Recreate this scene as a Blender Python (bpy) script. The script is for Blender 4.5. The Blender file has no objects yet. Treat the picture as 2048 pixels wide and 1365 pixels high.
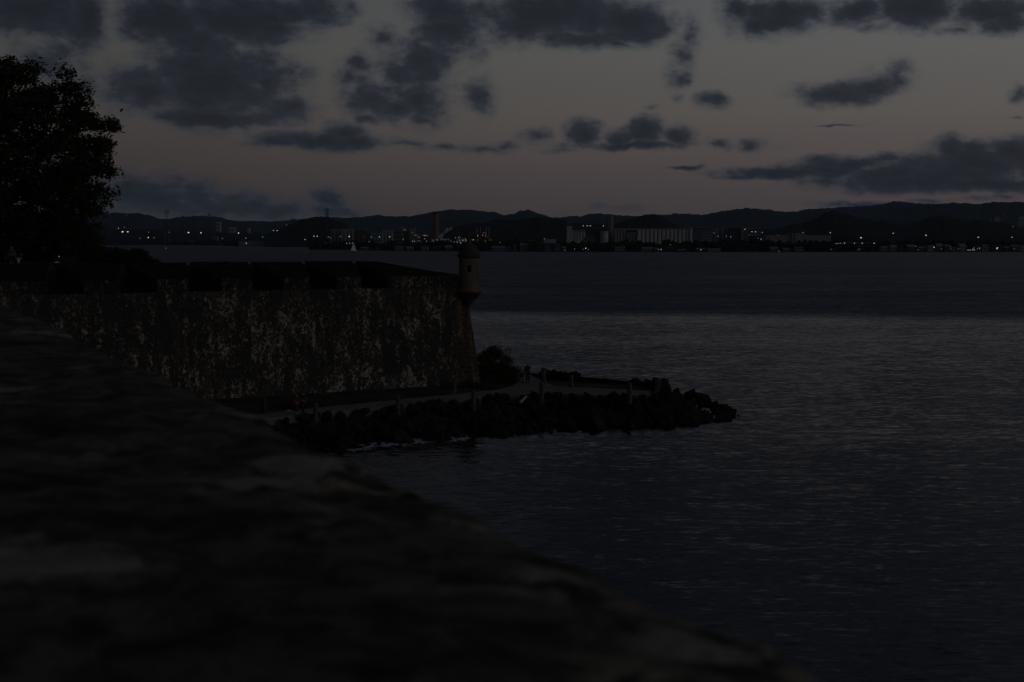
import bpy, bmesh, math, random
from mathutils import Vector, Matrix, noise
R = math.radians
rnd = random.Random(7)
scene = bpy.context.scene
C = scene.collection

# ---------------------------------------------------------------- camera
CAMZ = 14.8; F = 2844.0; CX = 1024.0; CY = 682.5; HOR = 483.0
PITCH = math.atan((CY - HOR) / F)
cam_d = bpy.data.cameras.new('camera'); cam = bpy.data.objects.new('camera', cam_d); C.objects.link(cam)
cam.location = (0, 0, CAMZ); cam.rotation_euler = (R(90) - PITCH, 0, 0)
cam_d.sensor_width = 36; cam_d.lens = F / 2048 * 36
cam_d.clip_start = .05; cam_d.clip_end = 60000
cam_d.dof.use_dof = True; cam_d.dof.focus_distance = 150; cam_d.dof.aperture_fstop = 3.2; cam_d.dof.aperture_blades = 9
scene.camera = cam

def ray(u, v):
    xc = (u - CX) / F; yc = (CY - v) / F; s, c = math.sin(PITCH), math.cos(PITCH)
    return Vector((xc, c + yc * s, -s + yc * c))
def P(u, v, Y):            # pixel + distance -> world point
    d = ray(u, v); return Vector((0, 0, CAMZ)) + d * (Y / d.y)
def G(u, v, z=0.0):        # pixel + ground height -> world point
    d = ray(u, v); return Vector((0, 0, CAMZ)) + d * ((z - CAMZ) / d.z)
def AE(u, v):              # pixel -> azimuth, elevation
    d = ray(u, v).normalized(); return math.atan2(d.x, d.y), math.asin(d.z)

# ---------------------------------------------------------------- node helpers
class NT:
    def __init__(s, tree): s.t = tree; s.n = tree.nodes; s.l = tree.links
    def new(s, typ, ins=None, **kw):
        nd = s.n.new(typ)
        for k, v in kw.items(): setattr(nd, k, v)
        if ins:
            for k, v in ins.items():
                sock = nd.inputs[k]
                if isinstance(v, bpy.types.NodeSocket): s.l.new(v, sock)
                else: sock.default_value = v
        return nd
    def m(s, op, a, b=None, c=None, clamp=False):
        ins = {0: a}
        if b is not None: ins[1] = b
        if c is not None: ins[2] = c
        return s.new('ShaderNodeMath', ins, operation=op, use_clamp=clamp).outputs[0]
    def ramp(s, fac, stops, interp='LINEAR'):
        nd = s.new('ShaderNodeValToRGB', {0: fac}); cr = nd.color_ramp; cr.interpolation = interp
        while len(cr.elements) < len(stops): cr.elements.new(.5)
        for e, (p, c) in zip(cr.elements, stops):
            e.position = p; e.color = (c, c, c, 1) if not hasattr(c, '__len__') else (*c, 1)
        return nd.outputs[0]
    def mix(s, fac, a, b, blend='MIX'):
        return s.new('ShaderNodeMix', {0: fac, 6: a, 7: b}, data_type='RGBA', blend_type=blend).outputs[2]
    def sstep(s, x, a, b):
        return s.new('ShaderNodeMapRange', {0: x, 1: a, 2: b, 3: 0., 4: 1.}, interpolation_type='SMOOTHSTEP').outputs[0]
    def lin(s, x, a, b, c, d):
        return s.new('ShaderNodeMapRange', {0: x, 1: a, 2: b, 3: c, 4: d}).outputs[0]
    def noise(s, vec, scale, detail=4, rough=.55, dist=0., lac=2.):
        return s.new('ShaderNodeTexNoise', {'Vector': vec, 'Scale': scale, 'Detail': detail, 'Roughness': rough, 'Distortion': dist, 'Lacunarity': lac}).outputs[0]

# ---------------------------------------------------------------- world: dusk sky with clouds
world = bpy.data.worlds.new('World'); scene.world = world; world.use_nodes = True
W = NT(world.node_tree); W.n.clear()
SUN_AZ = R(118); SUN_EL = R(1.0)           # the afterglow is off to the right
sky = W.new('ShaderNodeTexSky', sky_type='NISHITA', sun_disc=False, sun_elevation=SUN_EL, sun_rotation=SUN_AZ, air_density=1.2, dust_density=2.0)
d = W.new('ShaderNodeTexCoord').outputs['Generated']
dx = W.new('ShaderNodeSeparateXYZ', {0: d})
az = W.m('ARCTAN2', dx.outputs[0], dx.outputs[1]); el = W.m('ARCSINE', dx.outputs[2])
v = W.new('ShaderNodeCombineXYZ', {0: az, 1: el}).outputs[0]
E = lambda deg: (deg + 5) / 95
clear = W.ramp(W.lin(el, R(-5), R(90), 0, 1), [
    (E(-1), (.044, .038, .038)), (E(1.6), (.058, .048, .048)), (E(3.2), (.076, .063, .062)), (E(5), (.089, .081, .076)),
    (E(7.5), (.095, .094, .0925)), (E(10), (.084, .088, .093)), (E(16), (.082, .074, .078)), (E(24), (.064, .058, .064)), (E(35), (.036, .045, .061)), (E(90), (.022, .030, .045))])
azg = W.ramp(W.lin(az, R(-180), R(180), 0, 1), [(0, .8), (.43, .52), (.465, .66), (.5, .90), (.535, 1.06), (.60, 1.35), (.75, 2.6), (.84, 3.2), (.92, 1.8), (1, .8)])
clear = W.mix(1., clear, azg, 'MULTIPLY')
# cloud field: soft ellipses in azimuth/elevation, broken up by noise
warp = W.new('ShaderNodeTexNoise', {'Vector': v, 'Scale': 26., 'Detail': 4., 'Roughness': .6}).outputs[1]
vw = W.new('ShaderNodeVectorMath', {0: v, 1: W.new('ShaderNodeVectorMath', {0: W.new('ShaderNodeVectorMath', {0: warp, 1: (.5, .5, .5)}, operation='SUBTRACT').outputs[0], 1: (.022, .013, 0)}, operation='MULTIPLY').outputs[0]}, operation='ADD').outputs[0]
CL = [(880,20,70,40,.9),(800,150,60,70,.7),(790,220,80,30,.75),(700,160,40,40,.6),(1385,60,26,40,.45),(1350,140,30,40,.5),(1770,165,70,30,.6),(1640,195,50,14,.6),(1800,345,160,22,.95),(1650,340,120,16,.9),(1560,352,100,10,.85),(1900,340,140,36,1),(1480,20,40,50,.7),(2000,50,80,24,.7),(60,25,120,48,1),(170,40,48,62,.9),(110,115,75,55,.7),(150,175,85,40,.5),
 (330,40,105,55,1),(480,35,150,55,1),(610,20,85,38,.9),(400,82,110,38,.85),(660,8,50,25,.5),
 (300,180,105,58,.85),(430,165,150,85,1),(540,160,55,55,.9),(420,235,150,20,1),(575,215,62,36,.75),(605,148,42,18,.45),(330,235,60,16,.8),
 (900,62,75,62,.85),(850,125,62,62,.8),(840,200,72,54,.85),(740,190,62,48,.8),(715,130,28,34,.65),(760,72,38,26,.6),(740,236,42,16,.7),(840,238,52,16,.7),
 (960,195,34,48,.7),(1100,30,190,56,1),(1250,40,95,46,.95),(1150,76,120,22,.85),(1240,88,40,10,.6),
 (1362,110,36,52,.58),(1375,80,32,26,.55),(1365,152,22,22,.6),(1420,203,34,18,.65),(1357,200,13,11,.45),(1300,217,20,7,.4),
 (1560,30,95,40,.95),(1510,50,42,28,.8),(1710,25,62,26,.9),(1830,18,88,40,1),(1980,25,88,34,.95),(1760,56,55,12,.5),(1920,62,60,14,.5),
 (1680,188,88,24,.85),(1740,176,62,26,.7),(1795,150,34,28,.5),(2040,185,22,20,.6),
 (640,282,140,20,.95),(692,262,55,24,.85),(722,286,48,20,.8),(560,287,55,12,.8),
 (820,288,45,11,.55),(880,296,62,9,.5),(970,298,62,12,.55),(1016,292,32,11,.55),
 (1072,272,34,18,.7),(1120,300,60,7,.4),(1170,266,40,30,.95),(1240,276,42,22,.9),(1290,262,36,28,.95),(1350,276,46,20,.8),(1260,290,135,11,.9),
 (1440,288,34,15,.62),(1507,286,32,17,.66),(1540,290,60,5,.35),
 (1950,325,120,40,1),(1900,298,36,26,.95),(2030,300,60,28,1),(1700,328,120,17,.9),(1600,346,160,13,.9),(1485,356,48,7,.7),(1850,357,220,24,1),(1960,368,160,16,1),(1760,318,50,12,.8),(2120,330,90,50,1),
 (1370,339,48,5,.7),(1680,247,44,3,.6),(2030,230,14,4,.5),(1735,409,120,8,.62),(1860,402,42,7,.5),(1960,398,40,6,.42),(2010,394,24,8,.42),
 (330,400,130,46,.8),(450,415,140,34,.74),(550,422,140,26,.68),(660,398,40,24,.7),(650,422,100,22,.66),(260,385,60,38,.75),(1230,416,66,11,.42),(1120,424,34,9,.4),(120,380,160,60,.6)]
n1 = W.noise(W.new('ShaderNodeMapping', {0: v, 3: (.85, 1.15, 1)}).outputs[0], 46., 6, .60); n2 = W.noise(W.new('ShaderNodeMapping', {0: v, 3: (.75, 1.4, 1)}).outputs[0], 110., 6, .66)
# overhead and all round: the same broken cloud deck
n3 = W.noise(W.new('ShaderNodeMapping', {0: d, 3: (1, 1, 2.6)}).outputs[0], 3.4, 4, .55)
deck = W.m('MULTIPLY', W.sstep(n3, .40, .62), W.sstep(el, R(10), R(24)))
side = W.m('MULTIPLY', W.m('MULTIPLY', W.sstep(n3, .44, .64), W.sstep(W.m('ABSOLUTE', az), R(22), R(30))), .8)
deckf = W.m('MULTIPLY', W.m('MAXIMUM', deck, side), .75)
jit = W.m('ADD', W.m('MULTIPLY', W.m('SUBTRACT', n1, .5), .92), W.m('MULTIPLY', W.m('SUBTRACT', n2, .5), .42))
cramp = W.ramp(W.lin(el, R(-5), R(90), 0, 1), [(E(0), (.0150, .0190, .0258)), (E(2.4), (.0112, .0148, .0205)), (E(5), (.0166, .0198, .0265)), (E(10), (.0124, .0162, .0232)), (E(30), (.018, .0240, .0345)), (E(90), (.016, .021, .030))])
cramp = W.mix(1., cramp, W.ramp(W.lin(az, R(-180), R(180), 0, 1), [(0, .9), (.44, .9), (.5, 1.0), (.56, 1.0), (.75, 1.5), (1, .9)]), 'MULTIPLY')
glow = W.new('ShaderNodeVectorMath', {0: sky.outputs[0], 3: .004}, operation='SCALE').outputs[0]
clear = W.mix(1., clear, glow, 'ADD')
def cloudy(ell):
    fld = deckf
    for (cx, cy, rx, ry, w) in ell:
        a, e = AE(cx, cy); k = 1.55; sx, sy = F / (rx * k), F / (ry * k)
        mp = W.new('ShaderNodeMapping', {0: vw, 1: (-a * sx, -e * sy, 0), 3: (sx, sy, 0)})
        g = W.m('MULTIPLY', W.new('ShaderNodeTexGradient', {0: mp.outputs[0]}, gradient_type='SPHERICAL').outputs[1], w)
        fld = W.m('SMOOTH_MAX', fld, g, .06)
    dens = W.m('ADD', fld, W.m('MULTIPLY', jit, W.sstep(fld, .03, .28)))
    cb = W.mix(1., cramp, W.ramp(W.m('ADD', W.sstep(dens, .22, .95), W.m('MULTIPLY', W.m('SUBTRACT', n2, .5), .7)), [(0, 1.9), (.4, 1.2), (1, .74)]), 'MULTIPLY')
    col = W.mix(W.m('MULTIPLY', W.sstep(dens, .05, .60), .92), clear, cb)
    return W.new('ShaderNodeBackground', {0: col, 1: 1.0}).outputs[0]
# the stretch of sky with the individual clouds
SL = [-400, 2500]
out = cloudy([])
VS = [(600, -260)]
rows = [W.m('MULTIPLY', W.m('GREATER_THAN', el, AE(1024, lo_)[1]), W.m('LESS_THAN', el, AE(1024, hi_)[1])) for lo_, hi_ in VS]
for u0, u1 in zip(SL, SL[1:]):
    a0, a1 = AE(u0, 480)[0], AE(u1, 480)[0]
    col_ = W.m('MULTIPLY', W.m('GREATER_THAN', az, a0), W.m('LESS_THAN', az, a1))
    for (lo_, hi_), rw in zip(VS, rows):
        sub = [c for c in CL if c[0] + c[2] * 1.45 + 60 > u0 and c[0] - c[2] * 1.45 - 60 < u1 and c[1] + c[3] * 1.45 + 45 > hi_ and c[1] - c[3] * 1.45 - 45 < lo_]
        out = W.new('ShaderNodeMixShader', {0: W.m('MULTIPLY', col_, rw), 1: out, 2: cloudy(sub)}).outputs[0]
W.l.new(out, W.new('ShaderNodeOutputWorld').inputs[0])
world.cycles.sampling_method = 'MANUAL'; world.cycles.sample_map_resolution = 512

sun_d = bpy.data.lights.new('sun', 'SUN'); sun_d.energy = .14; sun_d.angle = R(30); sun_d.color = (1, .88, .77)
sun = bpy.data.objects.new('sun', sun_d); C.objects.link(sun)
sdir = Vector((math.sin(SUN_AZ), math.cos(SUN_AZ), math.tan(R(9))))
sun.rotation_euler = sdir.to_track_quat('Z', 'Y').to_euler(); sun.location = (200, 0, 120)

vs = scene.view_settings; vs.view_transform = 'Standard'; vs.look = 'None'; vs.exposure = 0; vs.gamma = 1; vs.use_curve_mapping = False
cy = scene.cycles
cy.use_denoising = True; cy.max_bounces = 5; cy.diffuse_bounces = 2; cy.glossy_bounces = 3; cy.volume_bounces = 0; cy.transparent_max_bounces = 6
cy.sample_clamp_indirect = 2.0; cy.caustics_reflective = False; cy.caustics_refractive = False

# ---------------------------------------------------------------- materials
MATS = {}
def mat(name, col, rough=.85, spec=.3, metal=0.):
    m = bpy.data.materials.new(name); m.use_nodes = True; MATS[name] = m
    b = m.node_tree.nodes['Principled BSDF']
    b.inputs['Base Color'].default_value = (*col, 1); b.inputs['Roughness'].default_value = rough
    b.inputs['Specular IOR Level'].default_value = spec; b.inputs['Metallic'].default_value = metal
    return m
def mottled(name, c1, c2, scale, rough=.9, bump=0., detail=5, stretch=(1, 1, 1), obj=False, lo=.35, hi=.65, bdist=.05):
    m = mat(name, c1, rough, .06); N = NT(m.node_tree); b = N.n['Principled BSDF']
    tc = N.new('ShaderNodeTexCoord').outputs['Object'] if obj else N.new('ShaderNodeNewGeometry').outputs['Position']
    vec = N.new('ShaderNodeMapping', {0: tc, 3: stretch}).outputs[0]
    f = N.noise(vec, scale, detail, .6)
    N.l.new(N.ramp(f, [(lo, c1), (hi, c2)]), b.inputs['Base Color'])
    if bump:
        bp = N.new('ShaderNodeBump', {'Height': f, 'Strength': bump, 'Distance': bdist}); N.l.new(bp.outputs[0], b.inputs['Normal'])
    return m
def emis(name, col, strength):
    m = mat(name, (.02, .02, .02)); b = m.node_tree.nodes['Principled BSDF']
    b.inputs['Emission Color'].default_value = (*col, 1); b.inputs['Emission Strength'].default_value = strength
    m.cycles.emission_sampling = 'NONE'; return m

def wall_material(name, dark, brown, light, thr, soil=True):
    m = mat(name, dark, .92, .15); N = NT(m.node_tree); b = N.n['Principled BSDF']
    p = N.new('ShaderNodeNewGeometry').outputs['Position']
    big = N.noise(N.new('ShaderNodeMapping', {0: p, 3: (1, 1, .55)}).outputs[0], .33, 3, .5)
    streak = N.noise(N.new('ShaderNodeMapping', {0: p, 3: (1, 1, .09)}).outputs[0], 1.5, 5, .6)
    wv = N.new('ShaderNodeTexNoise', {'Vector': p, 'Scale': 2.2, 'Detail': 3., 'Roughness': .6}).outputs[1]
    pw = N.new('ShaderNodeVectorMath', {0: p, 1: N.new('ShaderNodeVectorMath', {0: wv, 3: .55}, operation='SCALE').outputs[0]}, operation='ADD').outputs[0]
    fl = N.m('ADD', N.m('MULTIPLY', N.noise(N.new('ShaderNodeMapping', {0: pw, 3: (1, 1, .70)}).outputs[0], 4.5, 6, .66, .1), .64), N.m('MULTIPLY', N.noise(N.new('ShaderNodeMapping', {0: p, 3: (1, 1, .5)}).outputs[0], 1.15, 4, .6), .36))                       # flaking plaster
    vo = N.new('ShaderNodeTexVoronoi', {'Vector': N.new('ShaderNodeMapping', {0: pw, 3: (1, 1, .8)}).outputs[0], 'Scale': 4.0, 'Randomness': 1.}).outputs[0]
    spot = N.m('MULTIPLY', N.sstep(vo, .26, .17), N.sstep(big, .36, .52))
    flake = N.sstep(N.m('ADD', fl, N.m('MULTIPLY', N.m('SUBTRACT', big, .5), .20)), thr, thr + .055)
    msk = N.m('MAXIMUM', flake, N.m('MULTIPLY', spot, N.sstep(fl, .46, .56)))
    msk = N.m('MULTIPLY', msk, N.lin(streak, .40, .56, .15, 1.))
    zz = N.new('ShaderNodeSeparateXYZ', {0: p}).outputs[2]
    msk = N.m('MULTIPLY', msk, N.lin(N.m('ADD', zz, N.m('MULTIPLY', N.m('SUBTRACT', streak, .5), 5.)), 8.2, 10.8, 1., .60))   # run-off grime below the embrasures
    fine = N.noise(p, 14., 4, .7)
    msk = N.m('MULTIPLY', msk, N.sstep(fine, .36, .46))
    base = N.mix(N.sstep(streak, .46, .68), (*dark, 1), (*brown, 1))
    base = N.mix(N.sstep(N.noise(p, 6., 5, .7), .42, .62), N.mix(.75, base, (*[x * .3 for x in dark], 1)), base)
    lt = N.mix(N.noise(p, .7, 3), (*light, 1), (light[0] * .95, light[1] * .82, light[2] * .62, 1))
    N.l.new(N.mix(msk, base, lt), b.inputs['Base Color'])
    bp = N.new('ShaderNodeBump', {'Height': N.m('ADD', N.m('MULTIPLY', msk, .6), N.m('ADD', fl, N.m('MULTIPLY', fine, .3))), 'Strength': .8, 'Distance': .09})
    N.l.new(bp.outputs[0], b.inputs['Normal']); return m

wall_material('plaster', (.034, .0315, .028), (.075, .064, .048), (.31, .293, .255), .520)
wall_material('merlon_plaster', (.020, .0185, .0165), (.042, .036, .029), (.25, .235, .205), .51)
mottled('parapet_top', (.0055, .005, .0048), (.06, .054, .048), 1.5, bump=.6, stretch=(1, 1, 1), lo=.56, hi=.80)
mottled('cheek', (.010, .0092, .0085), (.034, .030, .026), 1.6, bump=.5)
wall_material('quoin', (.055, .042, .031), (.15, .108, .070), (.24, .20, .15), .56)
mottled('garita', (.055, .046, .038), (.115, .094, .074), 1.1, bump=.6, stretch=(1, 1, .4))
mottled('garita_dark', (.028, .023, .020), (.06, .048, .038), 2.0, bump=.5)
mat('dark_void', (.004, .004, .004), 1., 0.)
mottled('boulder', (.006, .0058, .0055), (.021, .0195, .018), 1.1, bump=.8, obj=False)
mottled('earth', (.016, .013, .011), (.045, .036, .030), .8, bump=.6)
mottled('path', (.085, .076, .067), (.125, .112, .10), .5, bump=.1)
mottled('post', (.042, .038, .032), (.085, .077, .064), 2.5, bump=.3)
mottled('lawn', (.010, .014, .007), (.024, .028, .014), .5, bump=.3)
mottled('bark', (.012, .010, .008), (.025, .02, .017), 3, bump=.5)
mottled('leaf', (.012, .020, .008), (.035, .050, .020), 1.5, rough=.75)
mottled('leaf_bush', (.018, .026, .008), (.05, .06, .022), 2.0, rough=.7)
mottled('wood_far', (.004, .006, .004), (.012, .014, .010), .05, rough=1.)
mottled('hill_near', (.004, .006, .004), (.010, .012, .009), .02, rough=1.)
mottled('hill_far', (.010, .016, .021), (.018, .026, .031), .004, rough=1.)  # distance haze is partly put into the far hills' bluish colour
mottled('land', (.010, .010, .009), (.026, .024, .022), .03, rough=1.)
for nm, c in dict(concrete=(.16, .156, .152), silo=(.27, .27, .275), pale=(.36, .36, .36), grey=(.20, .205, .215), dim=(.10, .103, .108), chimney=(.13, .095, .062), brown=(.075, .064, .052),
                  tealblock=(.12, .17, .18), cream=(.22, .19, .15), roofgrey=(.13, .14, .145), roofred=(.06, .036, .03), darkgrey=(.03, .031, .033)).items():
    mottled(nm, tuple(x * .8 for x in c), c, .15, rough=.9)
mat('window', (.012, .014, .017), .3, .5)
mat('steel', (.035, .03, .028), .7); mat('steel_blue', (.03, .035, .045), .7)
mat('sail', (.55, .54, .52), .8); mat('hull', (.05, .05, .055), .4)
mat('foam', (.24, .265, .29), .9); mat('driftwood', (.20, .18, .155), .85)
mat('skin', (.16, .085, .06), .6); mat('hair', (.01, .008, .007), .6); mat('shirt_pale', (.12, .12, .15), .9); mat('shirt_black', (.010, .010, .012), .9)
mat('cloth_navy', (.022, .024, .045), .9); mat('cloth_red', (.032, .014, .013), .9); mat('shorts_dark', (.02, .02, .022), .9); mat('cap_white', (.3, .3, .3), .9)
mat('shirt_white', (.26, .26, .27), .9); mat('pale_stone', (.22, .21, .20), .9)
emis('lamp_white', (1., .97, .90), .80); emis('lamp_warm', (1., .86, .52), 1.05); emis('lamp_orange', (1., .52, .30), .52)
emis('lamp_white_dim', (.95, .97, .95), .21); emis('lamp_warm_dim', (1., .80, .55), .2); emis('lamp_orange_dim', (1., .46, .24), .2); emis('lamp_red', (.9, .06, .08), .25)
emis('lamp_teal', (.5, .9, .9), .28); emis('sign_blue', (.10, .11, .35), .12)

# ---------------------------------------------------------------- mesh helpers
class MB:
    def __init__(s): s.v = []; s.f = []
    def add(s, vs, fs):
        o = len(s.v); s.v += [tuple(x) for x in vs]; s.f += [tuple(i + o for i in f) for f in fs]; return s
    def hexa(s, p):   # 8 points: bottom 0-3, top 4-7 (same order)
        return s.add(p, [(3, 2, 1, 0), (4, 5, 6, 7), (0, 1, 5, 4), (1, 2, 6, 5), (2, 3, 7, 6), (3, 0, 4, 7)])
    def box(s, x0, x1, y0, y1, z0, z1):
        return s.hexa([(x0, y0, z0), (x1, y0, z0), (x1, y1, z0), (x0, y1, z0), (x0, y0, z1), (x1, y0, z1), (x1, y1, z1), (x0, y1, z1)])
    def tube(s, pts, rad, n=8, cap=True):
        pts = [Vector(p) for p in pts]; rad = rad if hasattr(rad, '__len__') else [rad] * len(pts)
        vs = []; fs = []
        for i, p in enumerate(pts):
            t = (pts[min(i + 1, len(pts) - 1)] - pts[max(i - 1, 0)]).normalized()
            a = t.cross(Vector((0, 0, 1)) if abs(t.z) < .9 else Vector((1, 0, 0))).normalized(); b = t.cross(a)
            vs += [p + (a * math.cos(k * 2 * math.pi / n) + b * math.sin(k * 2 * math.pi / n)) * rad[i] for k in range(n)]
        for i in range(len(pts) - 1):
            for k in range(n):
                fs.append((i * n + k, i * n + (k + 1) % n, (i + 1) * n + (k + 1) % n, (i + 1) * n + k))
        if cap: fs += [tuple(range(n - 1, -1, -1)), tuple((len(pts) - 1) * n + k for k in range(n))]
        return s.add(vs, fs)
    def lathe(s, prof, cx=0, cy=0, n=24):
        vs = []; fs = []
        for r, z in prof: vs += [(cx + r * math.cos(k * 2 * math.pi / n), cy + r * math.sin(k * 2 * math.pi / n), z) for k in range(n)]
        for i in range(len(prof) - 1):
            for k in range(n): fs.append((i * n + k, i * n + (k + 1) % n, (i + 1) * n + (k + 1) % n, (i + 1) * n + k))
        fs += [tuple(range(n - 1, -1, -1)), tuple((len(prof) - 1) * n + k for k in range(n))]
        return s.add(vs, fs)
    def mesh(s, name, m, smooth=False):
        me = bpy.data.meshes.new(name); me.from_pydata(s.v, [], s.f); me.materials.append(MATS[m])
        bm = bmesh.new(); bm.from_mesh(me); bmesh.ops.recalc_face_normals(bm, faces=bm.faces); bm.to_mesh(me); bm.free()
        if smooth:
            me.polygons.foreach_set('use_smooth', [True] * len(me.polygons)); me.set_sharp_from_angle(angle=R(42))
        me.update(); return me
    def build(s, name, m, parent=None, smooth=False, **tagkw):
        o = bpy.data.objects.new(name, s.mesh(name, m, smooth)); C.objects.link(o); o.parent = parent
        if tagkw: tag(o, **tagkw)
        return o
def link_mesh(name, me, parent=None, loc=(0, 0, 0), rot=(0, 0, 0), scale=(1, 1, 1)):
    o = bpy.data.objects.new(name, me); C.objects.link(o); o.parent = parent
    o.location = loc; o.rotation_euler = rot; o.scale = scale; return o
def tag(o, label=None, cat=None, group=None, kind=None):
    if label: o['label'] = label
    if cat: o['category'] = cat
    if group: o['group'] = group
    if kind: o['kind'] = kind
    return o
def thing(name, label, cat, loc=(0, 0, 0), rz=0., group=None):
    o = bpy.data.objects.new(name, None); C.objects.link(o); o.location = loc; o.rotation_euler = (0, 0, rz); o.empty_display_size = .3
    return tag(o, label, cat, group)
def fbm(p, o=4): return noise.fractal(Vector(p), 1.0, 2.0, o)
def grid_mesh(fn, nu, nv):
    mb = MB(); vs = [fn(i / nu, j / nv) for j in range(nv + 1) for i in range(nu + 1)]
    mb.add(vs, [(j * (nu + 1) + i, j * (nu + 1) + i + 1, (j + 1) * (nu + 1) + i + 1, (j + 1) * (nu + 1) + i) for j in range(nv) for i in range(nu)])
    return mb

# ================================================================ SETTING
# ---- water
wm = mat('water', (.003, .0055, .007), .06, .5); N = NT(wm.node_tree); b = N.n['Principled BSDF']; b.inputs['IOR'].default_value = 1.33
p = N.new('ShaderNodeNewGeometry').outputs['Position']; sp = N.new('ShaderNodeSeparateXYZ', {0: p})
slick = N.noise(N.new('ShaderNodeMapping', {0: p, 3: (.004, .02, 1)}).outputs[0], 1., 4, .55)
edge = N.m('ADD', N.m('ADD', sp.outputs[1], N.m('MULTIPLY', sp.outputs[0], .30)), N.m('MULTIPLY', N.m('SUBTRACT', slick, .5), 26.))
far = N.sstep(edge, 278., 318.)                       # beyond: wind-ruffled water
def wslope(rot, sc, det, amp):
    t = N.new('ShaderNodeTexNoise', {'Vector': N.new('ShaderNodeMapping', {0: p, 2: (0, 0, R(rot)), 3: sc}).outputs[0], 'Scale': 1., 'Detail': det, 'Roughness': .55, 'Distortion': .35}).outputs[1]
    return N.new('ShaderNodeVectorMath', {0: N.new('ShaderNodeVectorMath', {0: t, 1: (.5, .5, .5)}, operation='SUBTRACT').outputs[0], 1: (amp * .5, amp, 0)}, operation='MULTIPLY').outputs[0]
va = lambda a, c: N.new('ShaderNodeVectorMath', {0: a, 1: c}, operation='ADD').outputs[0]
calm = N.lin(slick, .36, .64, .88, 1.10)
amp = N.m('MULTIPLY', calm, N.lin(far, 0., 1., 1., 2.1))
slopes = va(va(wslope(8, (.36, 1.1, 1), 3, .24), wslope(-11, (1.3, 3.6, 1), 4, .44)), wslope(3, (.05, .17, 1), 3, .07))
sl = N.new('ShaderNodeVectorMath', {0: slopes, 3: amp}, operation='SCALE').outputs[0]
lean = N.new('ShaderNodeCombineXYZ', {1: N.m('MULTIPLY', amp, -.157), 2: 1.}).outputs[0]   # steep wave fronts face the seaward wall
nrm = N.new('ShaderNodeVectorMath', {0: va(sl, lean)}, operation='NORMALIZE').outputs[0]
N.l.new(nrm, b.inputs['Normal'])
N.l.new(N.lin(far, 0., 1., .10, .20), b.inputs['Roughness'])
MB().add([(-16000, -400, 0), (16000, -400, 0), (16000, 16000, 0), (-16000, 16000, 0)], [(0, 1, 2, 3)]).build('sea', 'water', kind='structure')

# ---- far land with its shoreline
sh_px = [(-900, 491.5), (150, 491.2), (330, 491), (440, 491.8), (474, 493.2), (560, 493.6), (622, 495), (626, 500), (700, 501), (800, 502.5), (900, 503.5), (1020, 504), (1200, 504.6), (1400, 505), (1700, 505), (2048, 504.6), (3200, 504)]
shore = [G(u, v, 0) for u, v in sh_px]
mb = MB(); n = len(shore)
for pt in shore: mb.v.append((pt.x, pt.y, -1))
for pt in shore: mb.v.append((pt.x, pt.y + 4, 1.2))
for pt in shore: mb.v.append((pt.x * 15500 / pt.y, 15500, 6))
mb.f = [(i, i + 1, n + i + 1, n + i) for i in range(n - 1)] + [(n + i, n + i + 1, 2 * n + i + 1, 2 * n + i) for i in range(n - 1)]
mb.build('far_shore', 'land', kind='structure')
def shoreY(u):
    for (u0, v0), (u1, v1), a, bb in zip(sh_px, sh_px[1:], shore, shore[1:]):
        if u0 <= u <= u1: t = (u - u0) / (u1 - u0); return a.y + (bb.y - a.y) * t
    return 2000.

# ---- hill ranges
def interp(pts, u):
    if u <= pts[0][0]: return pts[0][1]
    for (u0, v0), (u1, v1) in zip(pts, pts[1:]):
        if u <= u1: t = (u - u0) / (u1 - u0); t = t * t * (3 - 2 * t); return v0 + (v1 - v0) * t
    return pts[-1][1]
def ridge(name, pts, Y, depth, m, rough, bump, nu=420, nv=14):
    u0, u1 = pts[0][0], pts[-1][0]
    def fn(a, b):
        u = u0 + (u1 - u0) * a; row = interp(pts, u)
        zt = P(u, row, Y).z
        x = (u - CX) / F * Y
        q = b * 2 - 1                                   # -1 front foot .. 0 ridge .. 1 back foot
        prof = max(0., 1 - abs(q)) ** .8
        nz = fbm((x * rough, q * depth * rough, 3.1), 5) * bump * prof ** .5 + fbm((x * rough * 9, q * depth * rough * 9, 7.7), 3) * bump * .3 * prof ** .5 + (abs(fbm((x * .02, q * depth * .02, 1.3), 3)) * Y / 2844 * 2.6 - .5) * prof ** .5
        z = max(-2, zt * prof + nz) if abs(q) < .999 else -3
        yy = Y + q * depth
        return (x * (yy / Y if q < 0 else 1), yy, z)
    return grid_mesh(fn, nu, nv).build(name, m, smooth=True, kind='structure')
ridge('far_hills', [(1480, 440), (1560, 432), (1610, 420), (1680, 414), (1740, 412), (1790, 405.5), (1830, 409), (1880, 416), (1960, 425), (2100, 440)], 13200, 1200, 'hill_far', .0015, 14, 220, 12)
ridge('hills', [(-500, 440), (60, 430), (190, 430), (235, 428), (275, 426), (330, 437), (372, 434), (425, 435), (480, 441), (560, 443), (610, 437), (655, 433), (700, 435), (765, 432), (825, 431), (870, 425), (905, 421), (950, 420), (985, 425), (1012, 431), (1052, 422), (1082, 430), (1105, 436), (1150, 432), (1192, 427), (1240, 430), (1300, 429.5), (1350, 429), (1400, 428), (1452, 421), (1520, 420.5), (1580, 424), (1650, 417), (1720, 418), (1790, 419), (1850, 411), (1905, 406.5), (1960, 407.5), (2048, 405), (2300, 410), (2700, 425)], 9000, 2200, 'hill_far', .0022, 16, 1500, 16)
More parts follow.
